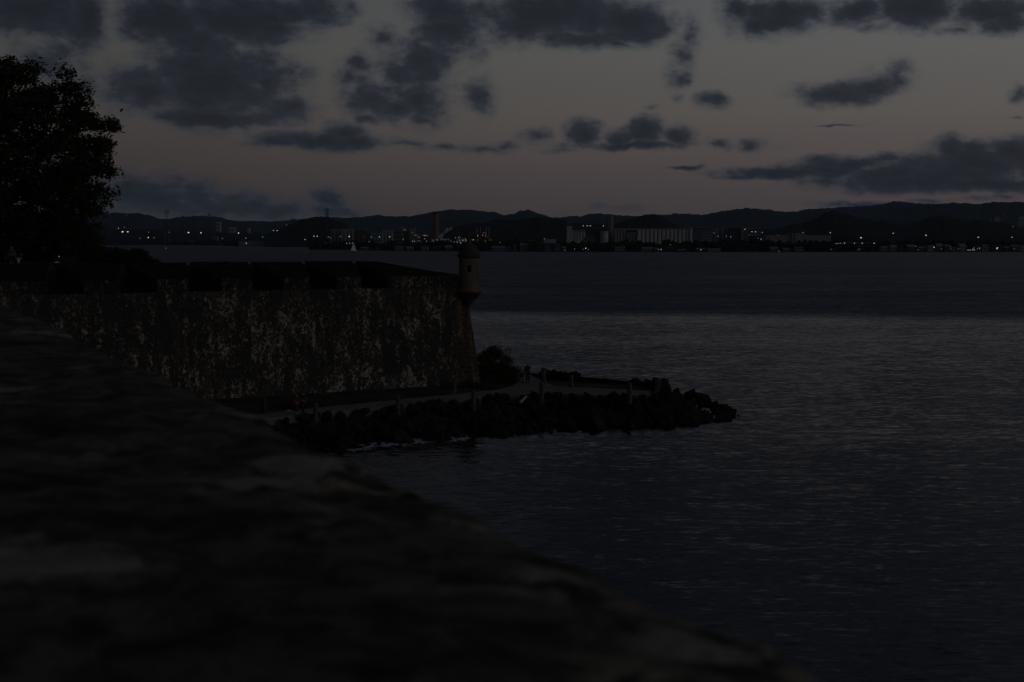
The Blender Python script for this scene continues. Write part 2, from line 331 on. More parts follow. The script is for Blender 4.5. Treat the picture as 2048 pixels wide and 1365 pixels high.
ridge('foothills', [(1400, 463), (1550, 456), (1600, 449), (1630, 441), (1650, 429), (1668, 424), (1685, 428), (1720, 437), (1760, 445), (1800, 450), (1840, 444), (1870, 433), (1885, 432), (1905, 437), (1930, 444), (1960, 443), (2000, 447), (2048, 455), (2200, 458), (2500, 470)], 4300, 900, 'hill_near', .006, 9, 800, 16)
ridge('foothills', [(880, 474), (910, 455), (960, 444), (1000, 440), (1060, 441), (1078, 434), (1100, 436), (1128, 437), (1140, 444), (1180, 447), (1230, 444), (1262, 437), (1290, 431), (1310, 429.5), (1325, 432), (1345, 444), (1362, 455), (1400, 466), (1440, 474)], 4000, 800, 'hill_near', .006, 9, 600, 16)
ridge('foothills', [(530, 470), (560, 460), (585, 447), (610, 437), (635, 432.5), (655, 434), (680, 443), (700, 458), (730, 470)], 4300, 700, 'hill_near', .006, 8, 260, 14)
ridge('foothills', [(-200, 456), (100, 458), (270, 460), (300, 458), (360, 463), (470, 466), (560, 468)], 6200, 500, 'hill_near', .005, 6, 180, 10)

# ================================================================ HEADLAND: bastion, promenade, rocks
PZ = 1.9                                                  # promenade level
T = Vector((-.856, -.518, 0)); NI = Vector((-.518, .856, 0)); C1 = Vector((-4.68, 125.6, 0))
BAT = .103
def WP(s, q, z): return C1 + T * s + NI * q + Vector((0, 0, z))
def qf(z): return (z - 2.1) * BAT
def s_at(px, z):                                          # run along the wall at which the face at height z meets pixel column px
    k = (px - CX) / F; o = WP(0, qf(z), z)
    return (k * o.y - o.x) / (T.x - k * T.y)
SILL, TOP, RIDGE = 10.75, 11.8, 13.05
C2b = Vector((-2.75, 126.4, 0)); C2t = Vector((-4.27, 127.3, 0))

fort = thing('fortress_bastion', 'long flaking plaster bastion wall with gun embrasures above the promenade', 'bastion')
def facefn(a, b):
    z = -1 + (SILL + 1) * b; s0 = -.06 * (z - 2.1) if z > 2.1 else 0
    s = s0 + (75 - s0) * (a ** 1.15)
    j = fbm((s * .8, z * .8, 1.7), 4) * .055 + fbm((s * 2.6, z * 2.6, 4.2), 3) * .03
    return WP(s, qf(z) + j * (0 if a == 0 else 1), z)
grid_mesh(facefn, 340, 60).build('scarp_wall', 'plaster', fort, smooth=True)
# second face, running back from the salient, and the wall top under the parapet
W2t = Vector((-14.5, 158, 0))
def z3(v, z): return Vector((v.x, v.y, z))
MB().add([z3(C2b, -1), z3(W2t + (C2b - C2t), -1), z3(W2t, TOP - .3), z3(C2t, TOP - .3)], [(0, 1, 2, 3)]).build('rear_scarp', 'plaster', fort)
MB().add([WP(-.52, qf(SILL) + .1, SILL), z3(C2t, SILL), z3(W2t, SILL), z3(Vector((-90, 175, 0)), SILL), WP(75, 6, SILL), WP(75, qf(SILL) + .1, SILL)], [(0, 1, 2, 3, 4, 5)]).build('gun_platform', 'parapet_top', fort)
# salient: dressed stones, each course its own block
zc = -.6; k = 0
while zc < TOP - .25:
    hz = .42 + .06 * math.sin(k * 1.7); z1 = min(zc + hz - .025, TOP - .06)
    def edge_pts(z, off):
        t = max(0, (z - 2.1)) / (TOP - 2.1)
        a = WP(-.06 * max(0, z - 2.1), qf(z) - off, 0); c = C2b.lerp(C2t, (z - 2.1) / (TOP - 2.1)); 
        return a, c
    off = .03 + .02 * math.sin(k * 2.3)
    a0, c0 = edge_pts(zc, off); a1, c1 = edge_pts(z1, off)
    wl = .75 if k % 2 else .35                              # long and short work on the scarp side
    mid0 = a0.lerp(c0, .45 + .2 * (k % 2)); mid1 = a1.lerp(c1, .45 + .2 * (k % 2))
    inn = NI * .7
    for (p0, q0, p1, q1) in ((a0 + T * wl, a0, a1 + T * wl, a1), (a0, mid0, a1, mid1), (mid0, c0, mid1, c1)):
        q0 = q0 + (p0 - q0).normalized() * .015; q1 = q1 + (p1 - q1).normalized() * .015
        MB().hexa([z3(p0, zc), z3(q0, zc), z3(q0 + inn, zc), z3(p0 + inn, zc), z3(p1, z1), z3(q1, z1), z3(q1 + inn, z1), z3(p1 + inn, z1)]).build('quoin_stone', 'quoin', fort)
    zc += hz; k += 1
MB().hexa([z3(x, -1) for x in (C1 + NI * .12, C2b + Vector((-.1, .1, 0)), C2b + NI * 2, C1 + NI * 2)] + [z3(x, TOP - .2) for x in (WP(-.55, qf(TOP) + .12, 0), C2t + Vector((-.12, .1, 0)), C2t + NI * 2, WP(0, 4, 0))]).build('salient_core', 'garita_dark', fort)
# merlons with flared embrasures between them
MER = [(-420, -330), (-240, -150), (-70, 93), (168, 240), (313, 378), (443, 505), (567, 620), (672, 722)]
GAPS = []
edges_s = [(s_at(pb, TOP), s_at(pa, TOP)) for pa, pb in MER]           # (near salient, far)
bounds = sorted(edges_s + [(-.5, s_at(775, TOP))])
for (pa, pb) in MER:
    sb, sa = s_at(pa, TOP), s_at(pb, TOP)                   # sa nearer the salient
    lo_g = max([x[1] for x in bounds if x[1] < sa - .01], default=sa - 2); hi_g = min([x[0] for x in bounds if x[0] > sb + .01], default=sb + 2)
    eA = max(.1, (sa - lo_g) / 2 - .18); eB = max(.1, (hi_g - sb) / 2 - .18); GAPS.append((lo_g, sa))
    QB = 5.2; j0 = rnd.random() * 9
    def pt(s, q, z, j0=j0): return WP(s, q, z) + Vector((0, 0, fbm((s * .9, q * .9, j0), 3) * .07))
    NS = 10; NQ = 8; mb = MB()
    def row(q, z, t): return [pt(sa - eA * t + (sb - sa + (eA + eB) * t) * i / NS, q, z) for i in range(NS + 1)]
    rows = [[WP(sa + (sb - sa) * i / NS, qf(SILL) + .02, SILL - .05) for i in range(NS + 1)]]
    for kz in range(1, 5):
        z = SILL + (TOP - SILL) * kz / 4
        rows.append([WP(sa + (sb - sa) * i / NS, qf(z) + fbm(((sa + (sb - sa) * i / NS) * 2, z * 2, 3.3), 3) * .04, z - (.03 if kz == 4 else 0)) for i in range(NS + 1)])
    for kq in range(1, NQ + 1):
        t = kq / NQ; rows.append(row(qf(TOP) + (QB - qf(TOP)) * t, TOP + (RIDGE - TOP) * t, t))
    rows.append([WP(sa - eA + (sb - sa + eA + eB) * i / NS, QB + .1, SILL - .05) for i in range(NS + 1)])
    vsx = [q for r_ in rows for q in r_]; w_ = NS + 1
    fs = [(r_ * w_ + i, r_ * w_ + i + 1, (r_ + 1) * w_ + i + 1, (r_ + 1) * w_ + i) for r_ in range(len(rows) - 1) for i in range(NS)]
    fs += [tuple(r_ * w_ for r_ in range(len(rows) - 1, -1, -1)), tuple(r_ * w_ + NS for r_ in range(len(rows)))]
    mo = mb.add(vsx, fs).build('merlon', 'merlon_plaster', fort)
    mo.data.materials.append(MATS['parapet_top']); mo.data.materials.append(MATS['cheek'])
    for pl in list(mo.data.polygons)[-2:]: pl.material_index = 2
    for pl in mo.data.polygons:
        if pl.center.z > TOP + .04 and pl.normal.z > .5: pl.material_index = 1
for (g0, g1) in GAPS:                                       # rising floors of the embrasures
    MB().hexa([WP(g0 - .3, qf(SILL) + .05, SILL - .3), WP(g1 + .3, qf(SILL) + .05, SILL - .3), WP(g1 - .2, 5.1, SILL - .3), WP(g0 + .2, 5.1, SILL - .3),
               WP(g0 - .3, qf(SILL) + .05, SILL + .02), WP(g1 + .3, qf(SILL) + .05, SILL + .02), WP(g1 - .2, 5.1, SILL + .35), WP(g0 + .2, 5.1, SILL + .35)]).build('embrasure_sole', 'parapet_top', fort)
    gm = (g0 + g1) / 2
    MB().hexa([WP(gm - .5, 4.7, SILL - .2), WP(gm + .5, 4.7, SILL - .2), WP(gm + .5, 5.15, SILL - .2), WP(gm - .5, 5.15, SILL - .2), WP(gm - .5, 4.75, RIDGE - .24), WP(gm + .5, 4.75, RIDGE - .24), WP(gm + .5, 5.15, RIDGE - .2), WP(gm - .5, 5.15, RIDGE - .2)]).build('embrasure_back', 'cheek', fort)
# solid parapet at the salient, hipped down towards the turret
sA = s_at(775, TOP)
f0, f1 = WP(sA, qf(TOP), TOP), WP(-.45, qf(TOP) + .06, TOP - .05); r0 = WP(sA + (s_at(722, TOP) - sA) / 2 - .18, 5.2, RIDGE); r1 = WP(sA - .9, 4.6, RIDGE - .06)
w0 = z3(W2t, TOP + .5); c2 = z3(C2t, TOP - .05)
def low(p): return Vector((p.x, p.y, SILL - .05))
f0b, f1b = WP(sA, qf(SILL) + .02, SILL - .05), WP(-.4, qf(SILL) + .08, SILL - .05)
NN = 14; mb = MB()
def patch(a, b_, c, d_, nu, nv, amp=.05):
    def fn(u, w): 
        q = a.lerp(b_, u).lerp(d_.lerp(c, u), w); bd = 0 if u in (0, 1) or w in (0, 1) else 1
        return q + Vector((0, 0, fbm(q * .9, 3) * amp * bd))
    g = grid_mesh(fn, nu, nv); mb.add(g.v, g.f)
patch(f0, f1, r1, r0, 16, 8); patch(f1, c2, w0, r1, 6, 8)
mb.add([r0, r1, w0, WP(sA + .8, 6.2, SILL), ], [(0, 1, 2, 3)])
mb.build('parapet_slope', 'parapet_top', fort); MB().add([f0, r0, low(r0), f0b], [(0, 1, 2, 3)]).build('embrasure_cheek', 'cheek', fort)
mb = MB(); patch(f0b, f1b, f1 - Vector((0, 0, .02)), f0 - Vector((0, 0, .02)), 18, 4, .0)
mb.build('parapet_face', 'merlon_plaster', fort)

# ---- sentry turret (garita) on the salient
gx, gy = P(938, 540, 126.9).x, 126.9; gp = thing('sentry_turret', 'domed stone sentry turret on the corner of the bastion', 'turret', (gx, gy, 0))
def ZR(row): return CAMZ - (row - HOR) * 126.9 / F
rm = lambda px: px * 126.9 / F
drum = MB(); nseg = 48; zs = [ZR(579), ZR(570), ZR(560), ZR(544), ZR(531), ZR(523), ZR(515.5)]; rad = [.93, .90, .885, .885, .885, .885, .885]
ang = lambda k_: 2 * math.pi * k_ / nseg
wk = {35, 36, 37}
for i in range(len(zs)): drum.v += [(rad[i] * math.cos(ang(q)), rad[i] * math.sin(ang(q)), zs[i]) for q in range(nseg)]
for i in range(len(zs) - 1):
    for q in range(nseg):
        if i == 3 and q in wk: continue
        drum.f.append((i * nseg + q, i * nseg + (q + 1) % nseg, (i + 1) * nseg + (q + 1) % nseg, (i + 1) * nseg + q))
dr = drum.build('drum', 'garita', gp, smooth=True)
a0, a1 = ang(35), ang(38)
pts = [(.885 * math.cos(a), .885 * math.sin(a), z) for z in (zs[3], zs[4]) for a in (a0, a1)]; ins = [(x * .55, y * .55, z) for x, y, z in pts]
MB().add(pts + ins, [(0, 1, 5, 4), (2, 6, 7, 3), (0, 4, 6, 2), (1, 3, 7, 5), (4, 5, 7, 6)]).build('window_slit', 'dark_void', dr)
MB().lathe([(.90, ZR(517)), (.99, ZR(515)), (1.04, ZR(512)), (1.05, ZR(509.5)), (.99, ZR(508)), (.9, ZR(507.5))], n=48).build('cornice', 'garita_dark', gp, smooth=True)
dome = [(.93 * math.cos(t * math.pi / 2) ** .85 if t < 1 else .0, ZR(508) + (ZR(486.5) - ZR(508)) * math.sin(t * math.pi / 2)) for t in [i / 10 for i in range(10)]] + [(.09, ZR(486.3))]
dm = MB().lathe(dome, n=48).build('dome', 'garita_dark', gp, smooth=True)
MB().lathe([(.26, ZR(488)), (.17, ZR(485)), (.10, ZR(481)), (.075, ZR(477)), (.09, ZR(474)), (.13, ZR(471)), (.13, ZR(468)), (.07, ZR(465)), (.015, ZR(462.5))], n=16).build('finial', 'garita', dm, smooth=True)
MB().lathe([(.9, ZR(577)), (1.0, ZR(578.5)), (1.14, ZR(580)), (1.17, ZR(583)), (1.10, ZR(585.5)), (1.05, ZR(586))], n=48).build('base_moulding', 'garita', gp, smooth=True)
prev = 1.05; rows_ = [586, 590, 594, 598, 602, 606, 611, 616]
for q in range(len(rows_) - 1):                                   # stepped corbel rings
    r0_ = 1.05 * (1 - (q / 7.2) ** 1.15); r1_ = 1.05 * (1 - ((q + 1) / 7.2) ** 1.15)
    ox = -.02 * q
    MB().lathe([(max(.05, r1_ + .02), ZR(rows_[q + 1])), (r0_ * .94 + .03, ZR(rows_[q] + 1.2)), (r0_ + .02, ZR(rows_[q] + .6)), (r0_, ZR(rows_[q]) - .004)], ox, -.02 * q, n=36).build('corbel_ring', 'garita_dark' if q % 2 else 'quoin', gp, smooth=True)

# ---- lawn behind the parapet
def lawnfn(a, b_):
    Y = 105 + 190 * b_ ** 1.4
    xr = (300 - 10 * b_ - CX) / F * Y if b_ > .05 else WP(0, 0, 0).x
    xr = (310 - CX) / F * Y - .6; xl = -130
    x = xl + (xr - xl) * a
    # stay behind the parapet ridge
    s = (C1 - Vector((x, Y, 0))).dot(-T); q = (Vector((x, Y, 0)) - C1).dot(NI)
    if q < 5.25: 
        adj = 5.25 - q; x += NI.x * adj; Y += NI.y * adj
    return (x, Y, 12.70 + fbm((x * .1, Y * .1, 0), 3) * .10 - (1.2 if a == 1 else 0))
grid_mesh(lawnfn, 40, 40).build('lawn', 'lawn', smooth=True, kind='structure')
# body of the bastion under lawn and gun platform
MB().add([WP(75, 5.3, 12.6), WP(75, 5.3, -1), Vector((-130, 100, -1)), Vector((-130, 100, 12.6))], [(0, 1, 2, 3)]).build('rampart_bank', 'earth', kind='structure')

# ---- headland ground, path, rocks
pathOut = [G(u, v, PZ) for u, v in [(300, 868), (420, 858), (505, 848), (640, 834), (760, 823), (900, 807), (1000, 798), (1083, 794), (1180, 797), (1300, 798)]]
pathIn = [G(u, v, PZ) for u, v in [(300, 858), (420, 847), (505, 838), (640, 823), (760, 811), (900, 797), (1000, 786), (1033, 776), (1180, 783), (1300, 789)]]
water = [G(u, v, 0) for u, v in [(300, 950), (450, 930), (560, 915), (640, 906), (700, 899), (800, 889), (930, 877), (1060, 872), (1250, 859), (1380, 851), (1484, 840)]]
tip = water[-1]
back = [Vector((tip.x - .5, tip.y + 3.5, 0)), Vector((16, 130, 0)), Vector((11.5, 134, 0)), Vector((6.5, 138, 0)), Vector((2, 145, 0)), Vector((-5, 158, 0))]
crest_f = [z3(x, PZ - .25) for x in pathOut] + [Vector((13.6, 121.5, 1.8))]
crest_b = [Vector((13.6, 123.6, 1.8)), Vector((11, 127.2, PZ + .3)), Vector((7, 130, PZ + .45)), Vector((3.5, 133, PZ + .4)), Vector((0, 141, PZ)), Vector((-7, 158, PZ))]
mb = MB()
ring_w = water + back; ring_c = crest_f + crest_b
def resample(pl, n_):
    L = [0]
    for a, b_ in zip(pl, pl[1:]): L.append(L[-1] + (b_ - a).length)
    out = []
    for i in range(n_):
        d_ = L[-1] * i / (n_ - 1)
        for k_ in range(len(pl) - 1):
            if d_ <= L[k_ + 1] + 1e-6:
                t = (d_ - L[k_]) / max(1e-6, L[k_ + 1] - L[k_]); out.append(pl[k_].lerp(pl[k_ + 1], t)); break
    return out
fw = resample(water, 60); fc = resample(crest_f, 60); bw = resample([tip] + back, 30); bc = resample([crest_f[-1]] + crest_b, 30)
NW = 90
lo = [z3(p_ + (p_ - q_).normalized() * .8, -1.4) for p_, q_ in zip(fw + bw, fc + bc)]; hi = fc + bc
mb.v = [tuple(x) for x in lo] + [tuple(x) for x in hi]
mb.f = [(i, i + 1, NW + i + 1, NW + i) for i in range(NW - 1)]
mb.build('rock_bank', 'earth', kind='structure')
# flat ground between the rocks and the wall foot
inn = [WP(s, -.2, 2.12) for s in (75, 50, 36, 26, 18, 11, 5, 1)] + [z3(C2b, 2.1), Vector((-9, 145, 2.1)), Vector((-14, 160, 2.1))]
gi = resample(inn, 90); go = resample([z3(x, min(x.z, PZ + .05)) for x in crest_f + crest_b], 90)
def gfn(a, b_):
    i = min(89, round(a * 89)); q = go[i].lerp(gi[i], b_)
    return q + Vector((0, 0, (fbm(q * .5, 4) * .12 - .08 + .10 * b_) * (1 if 0 < b_ < 1 else .3) + .01))
headland_g = grid_mesh(gfn, 89, 16).build('headland_ground', 'earth', smooth=True, kind='structure')
def pfn(a, b_):
    i = a * 59; k_ = min(58, int(i)); po = resample(pathOut, 60); 
    return None
po = resample(pathOut, 60); pi_ = resample(pathIn, 60)
mb = MB()
mb.v = [tuple(z3(q, PZ + .30)) for q in po] + [tuple(z3(q, PZ + .30)) for q in pi_] + [tuple(z3(q, PZ - .3)) for q in po]
mb.f = [(i, i + 1, 60 + i + 1, 60 + i) for i in range(59)] + [(120 + i, 120 + i + 1, i + 1, i) for i in range(59)]
mb.build('promenade', 'path', kind='structure')
br = [G(u, v, PZ) for u, v in [(1000, 788), (1083, 791), (1110, 779), (1088, 770), (1066, 760), (1056, 752), (1036, 752), (1037, 763), (1030, 776)]]
MB().add([z3(q, PZ + .296) for q in br], [tuple(range(len(br)))]).build('promenade', 'path', kind='structure')

# ---- boulders of the rock armour
proto = []
AXES = [[Vector((rnd.gauss(0, 1), rnd.gauss(0, 1), rnd.gauss(0, 1))).normalized() for _ in range(11)] for _ in range(8)]
for q in range(8):
    bm = bmesh.new(); bmesh.ops.create_icosphere(bm, subdivisions=3, radius=1.0)
    sq = Vector((rnd.uniform(1.0, 1.55), rnd.uniform(.75, 1.1), rnd.uniform(.55, .85)))
    for v_ in bm.verts:
        n_ = v_.co.normalized(); k_ = 1 + fbm(n_ * 1.4 + Vector((q * 5.3, 0, 0)), 3) * .75
        for ia, ax in enumerate(AXES[q]):
            dd = n_.dot(ax) * k_; lim_ = .56 + .2 * ((ia * 7 + q * 3) % 5) / 5
            if dd > lim_: k_ *= lim_ / dd
        v_.co = Vector((n_.x * sq.x, n_.y * sq.y, n_.z * sq.z)) * k_
    me = bpy.data.meshes.new('boulder'); bm.to_mesh(me); bm.free(); me.materials.append(MATS['boulder'])
    me.polygons.foreach_set('use_smooth', [True] * len(me.polygons)); me.set_sharp_from_angle(angle=R(20)); proto.append(me)
SMALL = []
for q in range(4):
    bm = bmesh.new(); bmesh.ops.create_icosphere(bm, subdivisions=1, radius=1.0)
    for v_ in bm.verts: v_.co *= rnd.uniform(.75, 1.2)
    me = bpy.data.meshes.new('stone'); bm.to_mesh(me); bm.free(); SMALL.append(me)
arm = thing('rock_armour', 'dark heaped boulders along the water below the promenade', 'rocks')
def boulder(pt, r_):
    u_ = CX + pt.x / pt.y * F
    if pt.y > 125.5 and u_ < 1088: pt.z = min(pt.z, PZ - .45 - r_ * .5)      # keep the view past the walkers open
    return link_mesh('boulder', rnd.choice(proto), arm, pt, (rnd.uniform(-1.2, 1.2), rnd.uniform(-1.2, 1.2), rnd.uniform(0, 6.28)), (r_ * rnd.uniform(.85, 1.2),) * 2 + (r_ * rnd.uniform(.85, 1.2),))
FW = resample(water, 400); FC = resample(crest_f, 400)
nb = 0
for q in range(180):                                              # front slope
    t = int((rnd.random() ** .85) * 399); h_ = rnd.random()
    a, c = FW[t], FC[t]
    pt = a.lerp(c, .02 + .93 * h_); pt.z = PZ * (h_ ** .9) - .25 + rnd.uniform(-.1, .15)
    if h_ > .86: pt.z += .12
    boulder(pt, (.34 + .85 * rnd.random() ** 1.8) * (1.1 - .25 * h_))
for q in range(34):                                               # row of top stones along the path edge
    t = int(100 + 299 * q / 34 + rnd.uniform(-3, 3)); t = min(399, t); pt = FC[t].copy(); pt.y -= .5; pt.z = PZ + .05 + rnd.uniform(-.15, .2)
    boulder(pt, rnd.uniform(.35, .62))
BWr = resample([tip] + back, 200); BCr = resample([crest_f[-1]] + crest_b, 200)
for q in range(36):                                               # far side and point
    t = int(rnd.random() * 150); h_ = rnd.random(); pt = BWr[t].lerp(BCr[t], h_); pt.z = PZ * h_ ** .7 - .1 + .35 * h_; boulder(pt, rnd.uniform(.5, .95))
for q in range(36):
    t = int(rnd.random() ** .8 * 150); pt = BCr[t].copy(); pt += Vector((rnd.gauss(0, .5), rnd.gauss(0, .6), 0)); pt.z = PZ + rnd.uniform(-.25, .35) + .25 * math.sin(t * .13); boulder(pt, rnd.uniform(.4, .85))
for (u, v, r_) in [(1475, 832, .55), (1452, 822, .8), (1430, 808, .8), (1405, 795, .8), (1380, 787, .75), (1440, 832, .7), (1350, 786, .6)]:
    boulder(P(u, v + 6, 121.5 + (u - 1350) * .012), r_)

rb = MB()
for q in range(620):                                              # small stones filling the gaps
    t = int(rnd.random() * 399); h_ = rnd.random(); pt = FW[t].lerp(FC[t], .02 + .98 * h_); pt.z = PZ * (h_ ** .9) - .12 + rnd.uniform(-.1, .25)
    if q > 500: t = int(rnd.random() * 150); pt = BWr[t].lerp(BCr[t], h_); pt.z = PZ * h_ ** .7 + .1 + .3 * h_
    r_ = rnd.uniform(.12, .34); pm = proto[q % 8]; rot = Matrix.Rotation(rnd.uniform(0, 6.28), 3, Vector((rnd.gauss(0, 1), rnd.gauss(0, 1), 1)).normalized())
    if len(pm.vertices) > 200: pm = SMALL[q % 4]
    rb.add([pt + rot @ (v_.co * r_) for v_ in pm.vertices], [tuple(f_.vertices) for f_ in pm.polygons])
o = rb.build('rubble', 'boulder', arm); o['kind'] = 'stuff'
# ---- concrete posts beside the promenade
PN = [('square concrete post behind the walkers, tallest against the water', 1087, 770, 35, 9.5), ('concrete post at the near kerb where the promenade turns', 1083, 795, 31, 9), ('pale concrete post among the far rocks right of the bend', 1142, 778, 28, 9),
      ('concrete post at the right end of the promenade, near kerb', 1259, 797, 31, 9.5), ('rightmost concrete post, standing on the rocks of the point', 1315, 786, 28, 10.5), ('concrete post on the near kerb below the turret', 947, 808, 28, 8.5),
      ('concrete post on the near kerb below the middle of the wall', 796, 820, 29, 8.5), ('short broad concrete post at the foot of the wall below the corner', 907, 787, 22, 11), ('concrete post on the kerb right of the two figures under the wall', 631, 833, 27, 8), ('dark stubby post at the left, nearest the foreground parapet', 527, 818, 25, 11)]
for lab, u, v, hpx, wpx in PN:
    b0 = G(u, v, PZ + .2); s_ = b0.y / F; w_ = wpx * s_ / 2 * .88; hh = hpx * s_ * .94
    t_ = thing('promenade_post', lab, 'post', b0, R(-22 + rnd.uniform(-6, 6)), 'posts along the promenade')
    mb = MB(); c_ = .04
    def oc(r, z): return [(r, r - c_, z), (r - c_, r, z), (-r + c_, r, z), (-r, r - c_, z), (-r, -r + c_, z), (-r + c_, -r, z), (r - c_, -r, z), (r, -r + c_, z)]
    lv = [oc(w_ * 1.0, -.5), oc(w_ * .98, hh - .2), oc(w_ * .96, hh - .05)]
    for l in lv: mb.v += l
    mb.f = [(i * 8 + k_, i * 8 + (k_ + 1) % 8, i * 8 + 8 + (k_ + 1) % 8, i * 8 + 8 + k_) for i in range(2) for k_ in range(8)] + [tuple(range(16, 24))]
    mb.build('shaft', 'post' if 'dark' not in lab else 'darkgrey', t_)
    mb = MB(); 
    for l in (oc(w_ * 1.06, hh - .052), oc(w_ * 1.06, hh + .0), oc(w_ * .8, hh + .05)): mb.v += l
    mb.f = [(i * 8 + k_, i * 8 + (k_ + 1) % 8, i * 8 + 8 + (k_ + 1) % 8, i * 8 + 8 + k_) for i in range(2) for k_ in range(8)] + [tuple(range(16, 24)), tuple(range(7, -1, -1))]
    mb.build('cap', 'post' if 'dark' not in lab else 'darkgrey', t_)

# ---- foam along the waterline
fo = MB()
for q in range(2200):
    t = rnd.random(); u = 700 + 235 * t; v0 = 897 - 23 * t - 4 * math.sin(t * 3.14)
    dens_ = fbm((t * 7, 3.3, 0), 3)
    if dens_ < rnd.uniform(-.8, .12): continue
    c_ = G(u + rnd.gauss(0, 3), v0 + rnd.gauss(0, 3.2), 0); L_ = rnd.uniform(.06, .34); w_ = rnd.uniform(.03, .10); h_ = rnd.uniform(.01, .05)
    th = rnd.uniform(-.5, .5); cx_, sx_ = math.cos(th), math.sin(th)
    ringv = []
    for k_ in range(6):
        a_ = k_ * math.pi / 3; x_, y_ = L_ * math.cos(a_) * rnd.uniform(.7, 1.2), w_ * math.sin(a_) * rnd.uniform(.7, 1.3)
        ringv.append((c_.x + x_ * cx_ - y_ * sx_, c_.y + x_ * sx_ + y_ * cx_, -.02))
    fo.add(ringv + [(c_.x, c_.y, h_)], [(k_, (k_ + 1) % 6, 6) for k_ in range(6)])
fo.build('foam', 'foam', kind='stuff', label='white surf foam washing against the boulders', cat='foam')
# driftwood on the rocks
dw = [('bleached driftwood stick lying on the dark rocks, left of two', [(744, 856), (757, 852), (770, 847)], .05), ('bleached bent driftwood branch propped on the dark rocks', [(786, 853), (796, 848), (803, 842), (800, 833)], .06), ('pale leaning log on the rocks near the bend', [(1040, 806), (1047, 799), (1053, 793)], .13)]
for lab, pp, r_ in dw:
    Y_ = G(pp[0][0], 872, 0).y + (1.2 if r_ < .1 else 4.5)
    MB().tube([P(u, v, Y_ + .4 * i) for i, (u, v) in enumerate(pp)], [r_ * (1 - .2 * i) for i in range(len(pp))], 7).build('driftwood', 'driftwood', label=lab, cat='driftwood')
for lab, u, v in [('small pale stone on the left verge of the promenade', 578, 822), ('small pale stone on the verge right of the dark figure', 651, 816), ('small pale stone on the lawn below the big tree', 114, 525)]:
    q = G(u, v, PZ + .2) if v > 600 else P(u, v, 116)
    o = link_mesh('pale_stone', proto[2].copy(), None, q, (0, 0, 1), (.22, .2, .2)); o.data.materials[0] = MATS['pale_stone']; tag(o, lab, 'stone')

# ================================================================ VEGETATION
def leaf_cloud(clusters, per, size, seed, flat=.55):
    r_ = random.Random(seed); vsx = []; fs = []
    for (c, rx, rz) in clusters:
        for _ in range(per):
            a = r_.uniform(0, 6.283); rr = rx * r_.random() ** .55; z = r_.gauss(0, .45) * rz
            p_ = Vector((c[0] + rr * math.cos(a), c[1] + rr * math.sin(a), c[2] + z - .12 * rr * rr / max(rx, .1)))
            L = size * r_.uniform(.6, 1.35); w = L * r_.uniform(.35, .55)
            d1 = Vector((r_.gauss(0, 1), r_.gauss(0, 1), r_.gauss(0, flat))).normalized(); d2 = d1.cross(Vector((r_.gauss(0, .5), r_.gauss(0, .5), 1))).normalized()
            nrm = d1.cross(d2); o = len(vsx)
            vsx += [p_ - d1 * L * .5, p_ + d2 * w * .5 + nrm * w * .15, p_ + d1 * L * .5, p_ - d2 * w * .5 + nrm * w * .15]
            fs += [(o, o + 1, o + 2), (o, o + 2, o + 3)]
    mb = MB(); mb.v = [tuple(x) for x in vsx]; mb.f = fs; return mb
def no_recalc(mb, name, m, parent):
    me = bpy.data.meshes.new(name); me.from_pydata(mb.v, [], mb.f); me.materials.append(MATS[m]); o = bpy.data.objects.new(name, me); C.objects.link(o); o.parent = parent; return o
def big_tree(label, base, center, rx, ry, rz, ncl, per, leaf, seed, outline=None, trunk_r=.9):
    r_ = random.Random(seed); t_ = thing('broadleaf_tree', label, 'tree')
    cl = []; tries = 0
    while len(cl) < ncl and tries < 60000:
        tries += 1
        v_ = Vector((r_.uniform(-1, 1), r_.uniform(-1, 1), r_.uniform(-1, 1)))
        l = v_.length
        if l > 1 or l < .35: continue
        if r_.random() > .25 + .75 * l ** 2: continue
        p_ = Vector((center[0] + v_.x * rx, center[1] + v_.y * ry, center[2] + v_.z * rz))
        bumpf = fbm(v_ * 2.3 + Vector((seed, 0, 0)), 3)
        if bumpf < -.29 - .05 * (1 - l): continue                       # gaps
        if outline and not outline(p_): continue
        cl.append((p_, r_.uniform(.7, 1.5), r_.uniform(.45, .95)))
    no_recalc(leaf_cloud(cl, per, leaf, seed), 'crown', 'leaf', t_)
    tr = MB(); b_ = Vector(base); top = Vector((center[0], center[1], center[2] - rz * .25))
    fork = b_.lerp(top, .35)
    tr.tube([b_ - Vector((0, 0, .5)), b_ + Vector((0, 0, .6)), fork], [trunk_r * 1.5, trunk_r, trunk_r * .75], 12)
    tr.build('trunk', 'bark', t_, smooth=True)
    lm = MB()
    for q in range(26):
        tgt = r_.choice(cl)[0]; mid = fork.lerp(tgt, .5) + Vector((r_.gauss(0, .6), r_.gauss(0, .6), r_.uniform(.2, 1.4)))
        lm.tube([fork, fork.lerp(mid, .5) + Vector((0, 0, .4)), mid, mid.lerp(tgt, .6) + Vector((r_.gauss(0, .3), 0, r_.gauss(0, .3))), tgt], [trunk_r * .5, trunk_r * .34, trunk_r * .22, trunk_r * .12, .04], 6, cap=False)
    for q in range(160):
        a_ = r_.choice(cl)[0]; c_ = min(r_.sample(cl, 14), key=lambda k_: (k_[0] - a_).length if (k_[0] - a_).length > .5 else 99)[0]
        lm.tube([a_, a_.lerp(c_, .5) + Vector((0, 0, r_.uniform(-.3, .3))), c_], [.05, .08, .05], 4, cap=False)
    lm.build('limbs', 'bark', t_); return t_
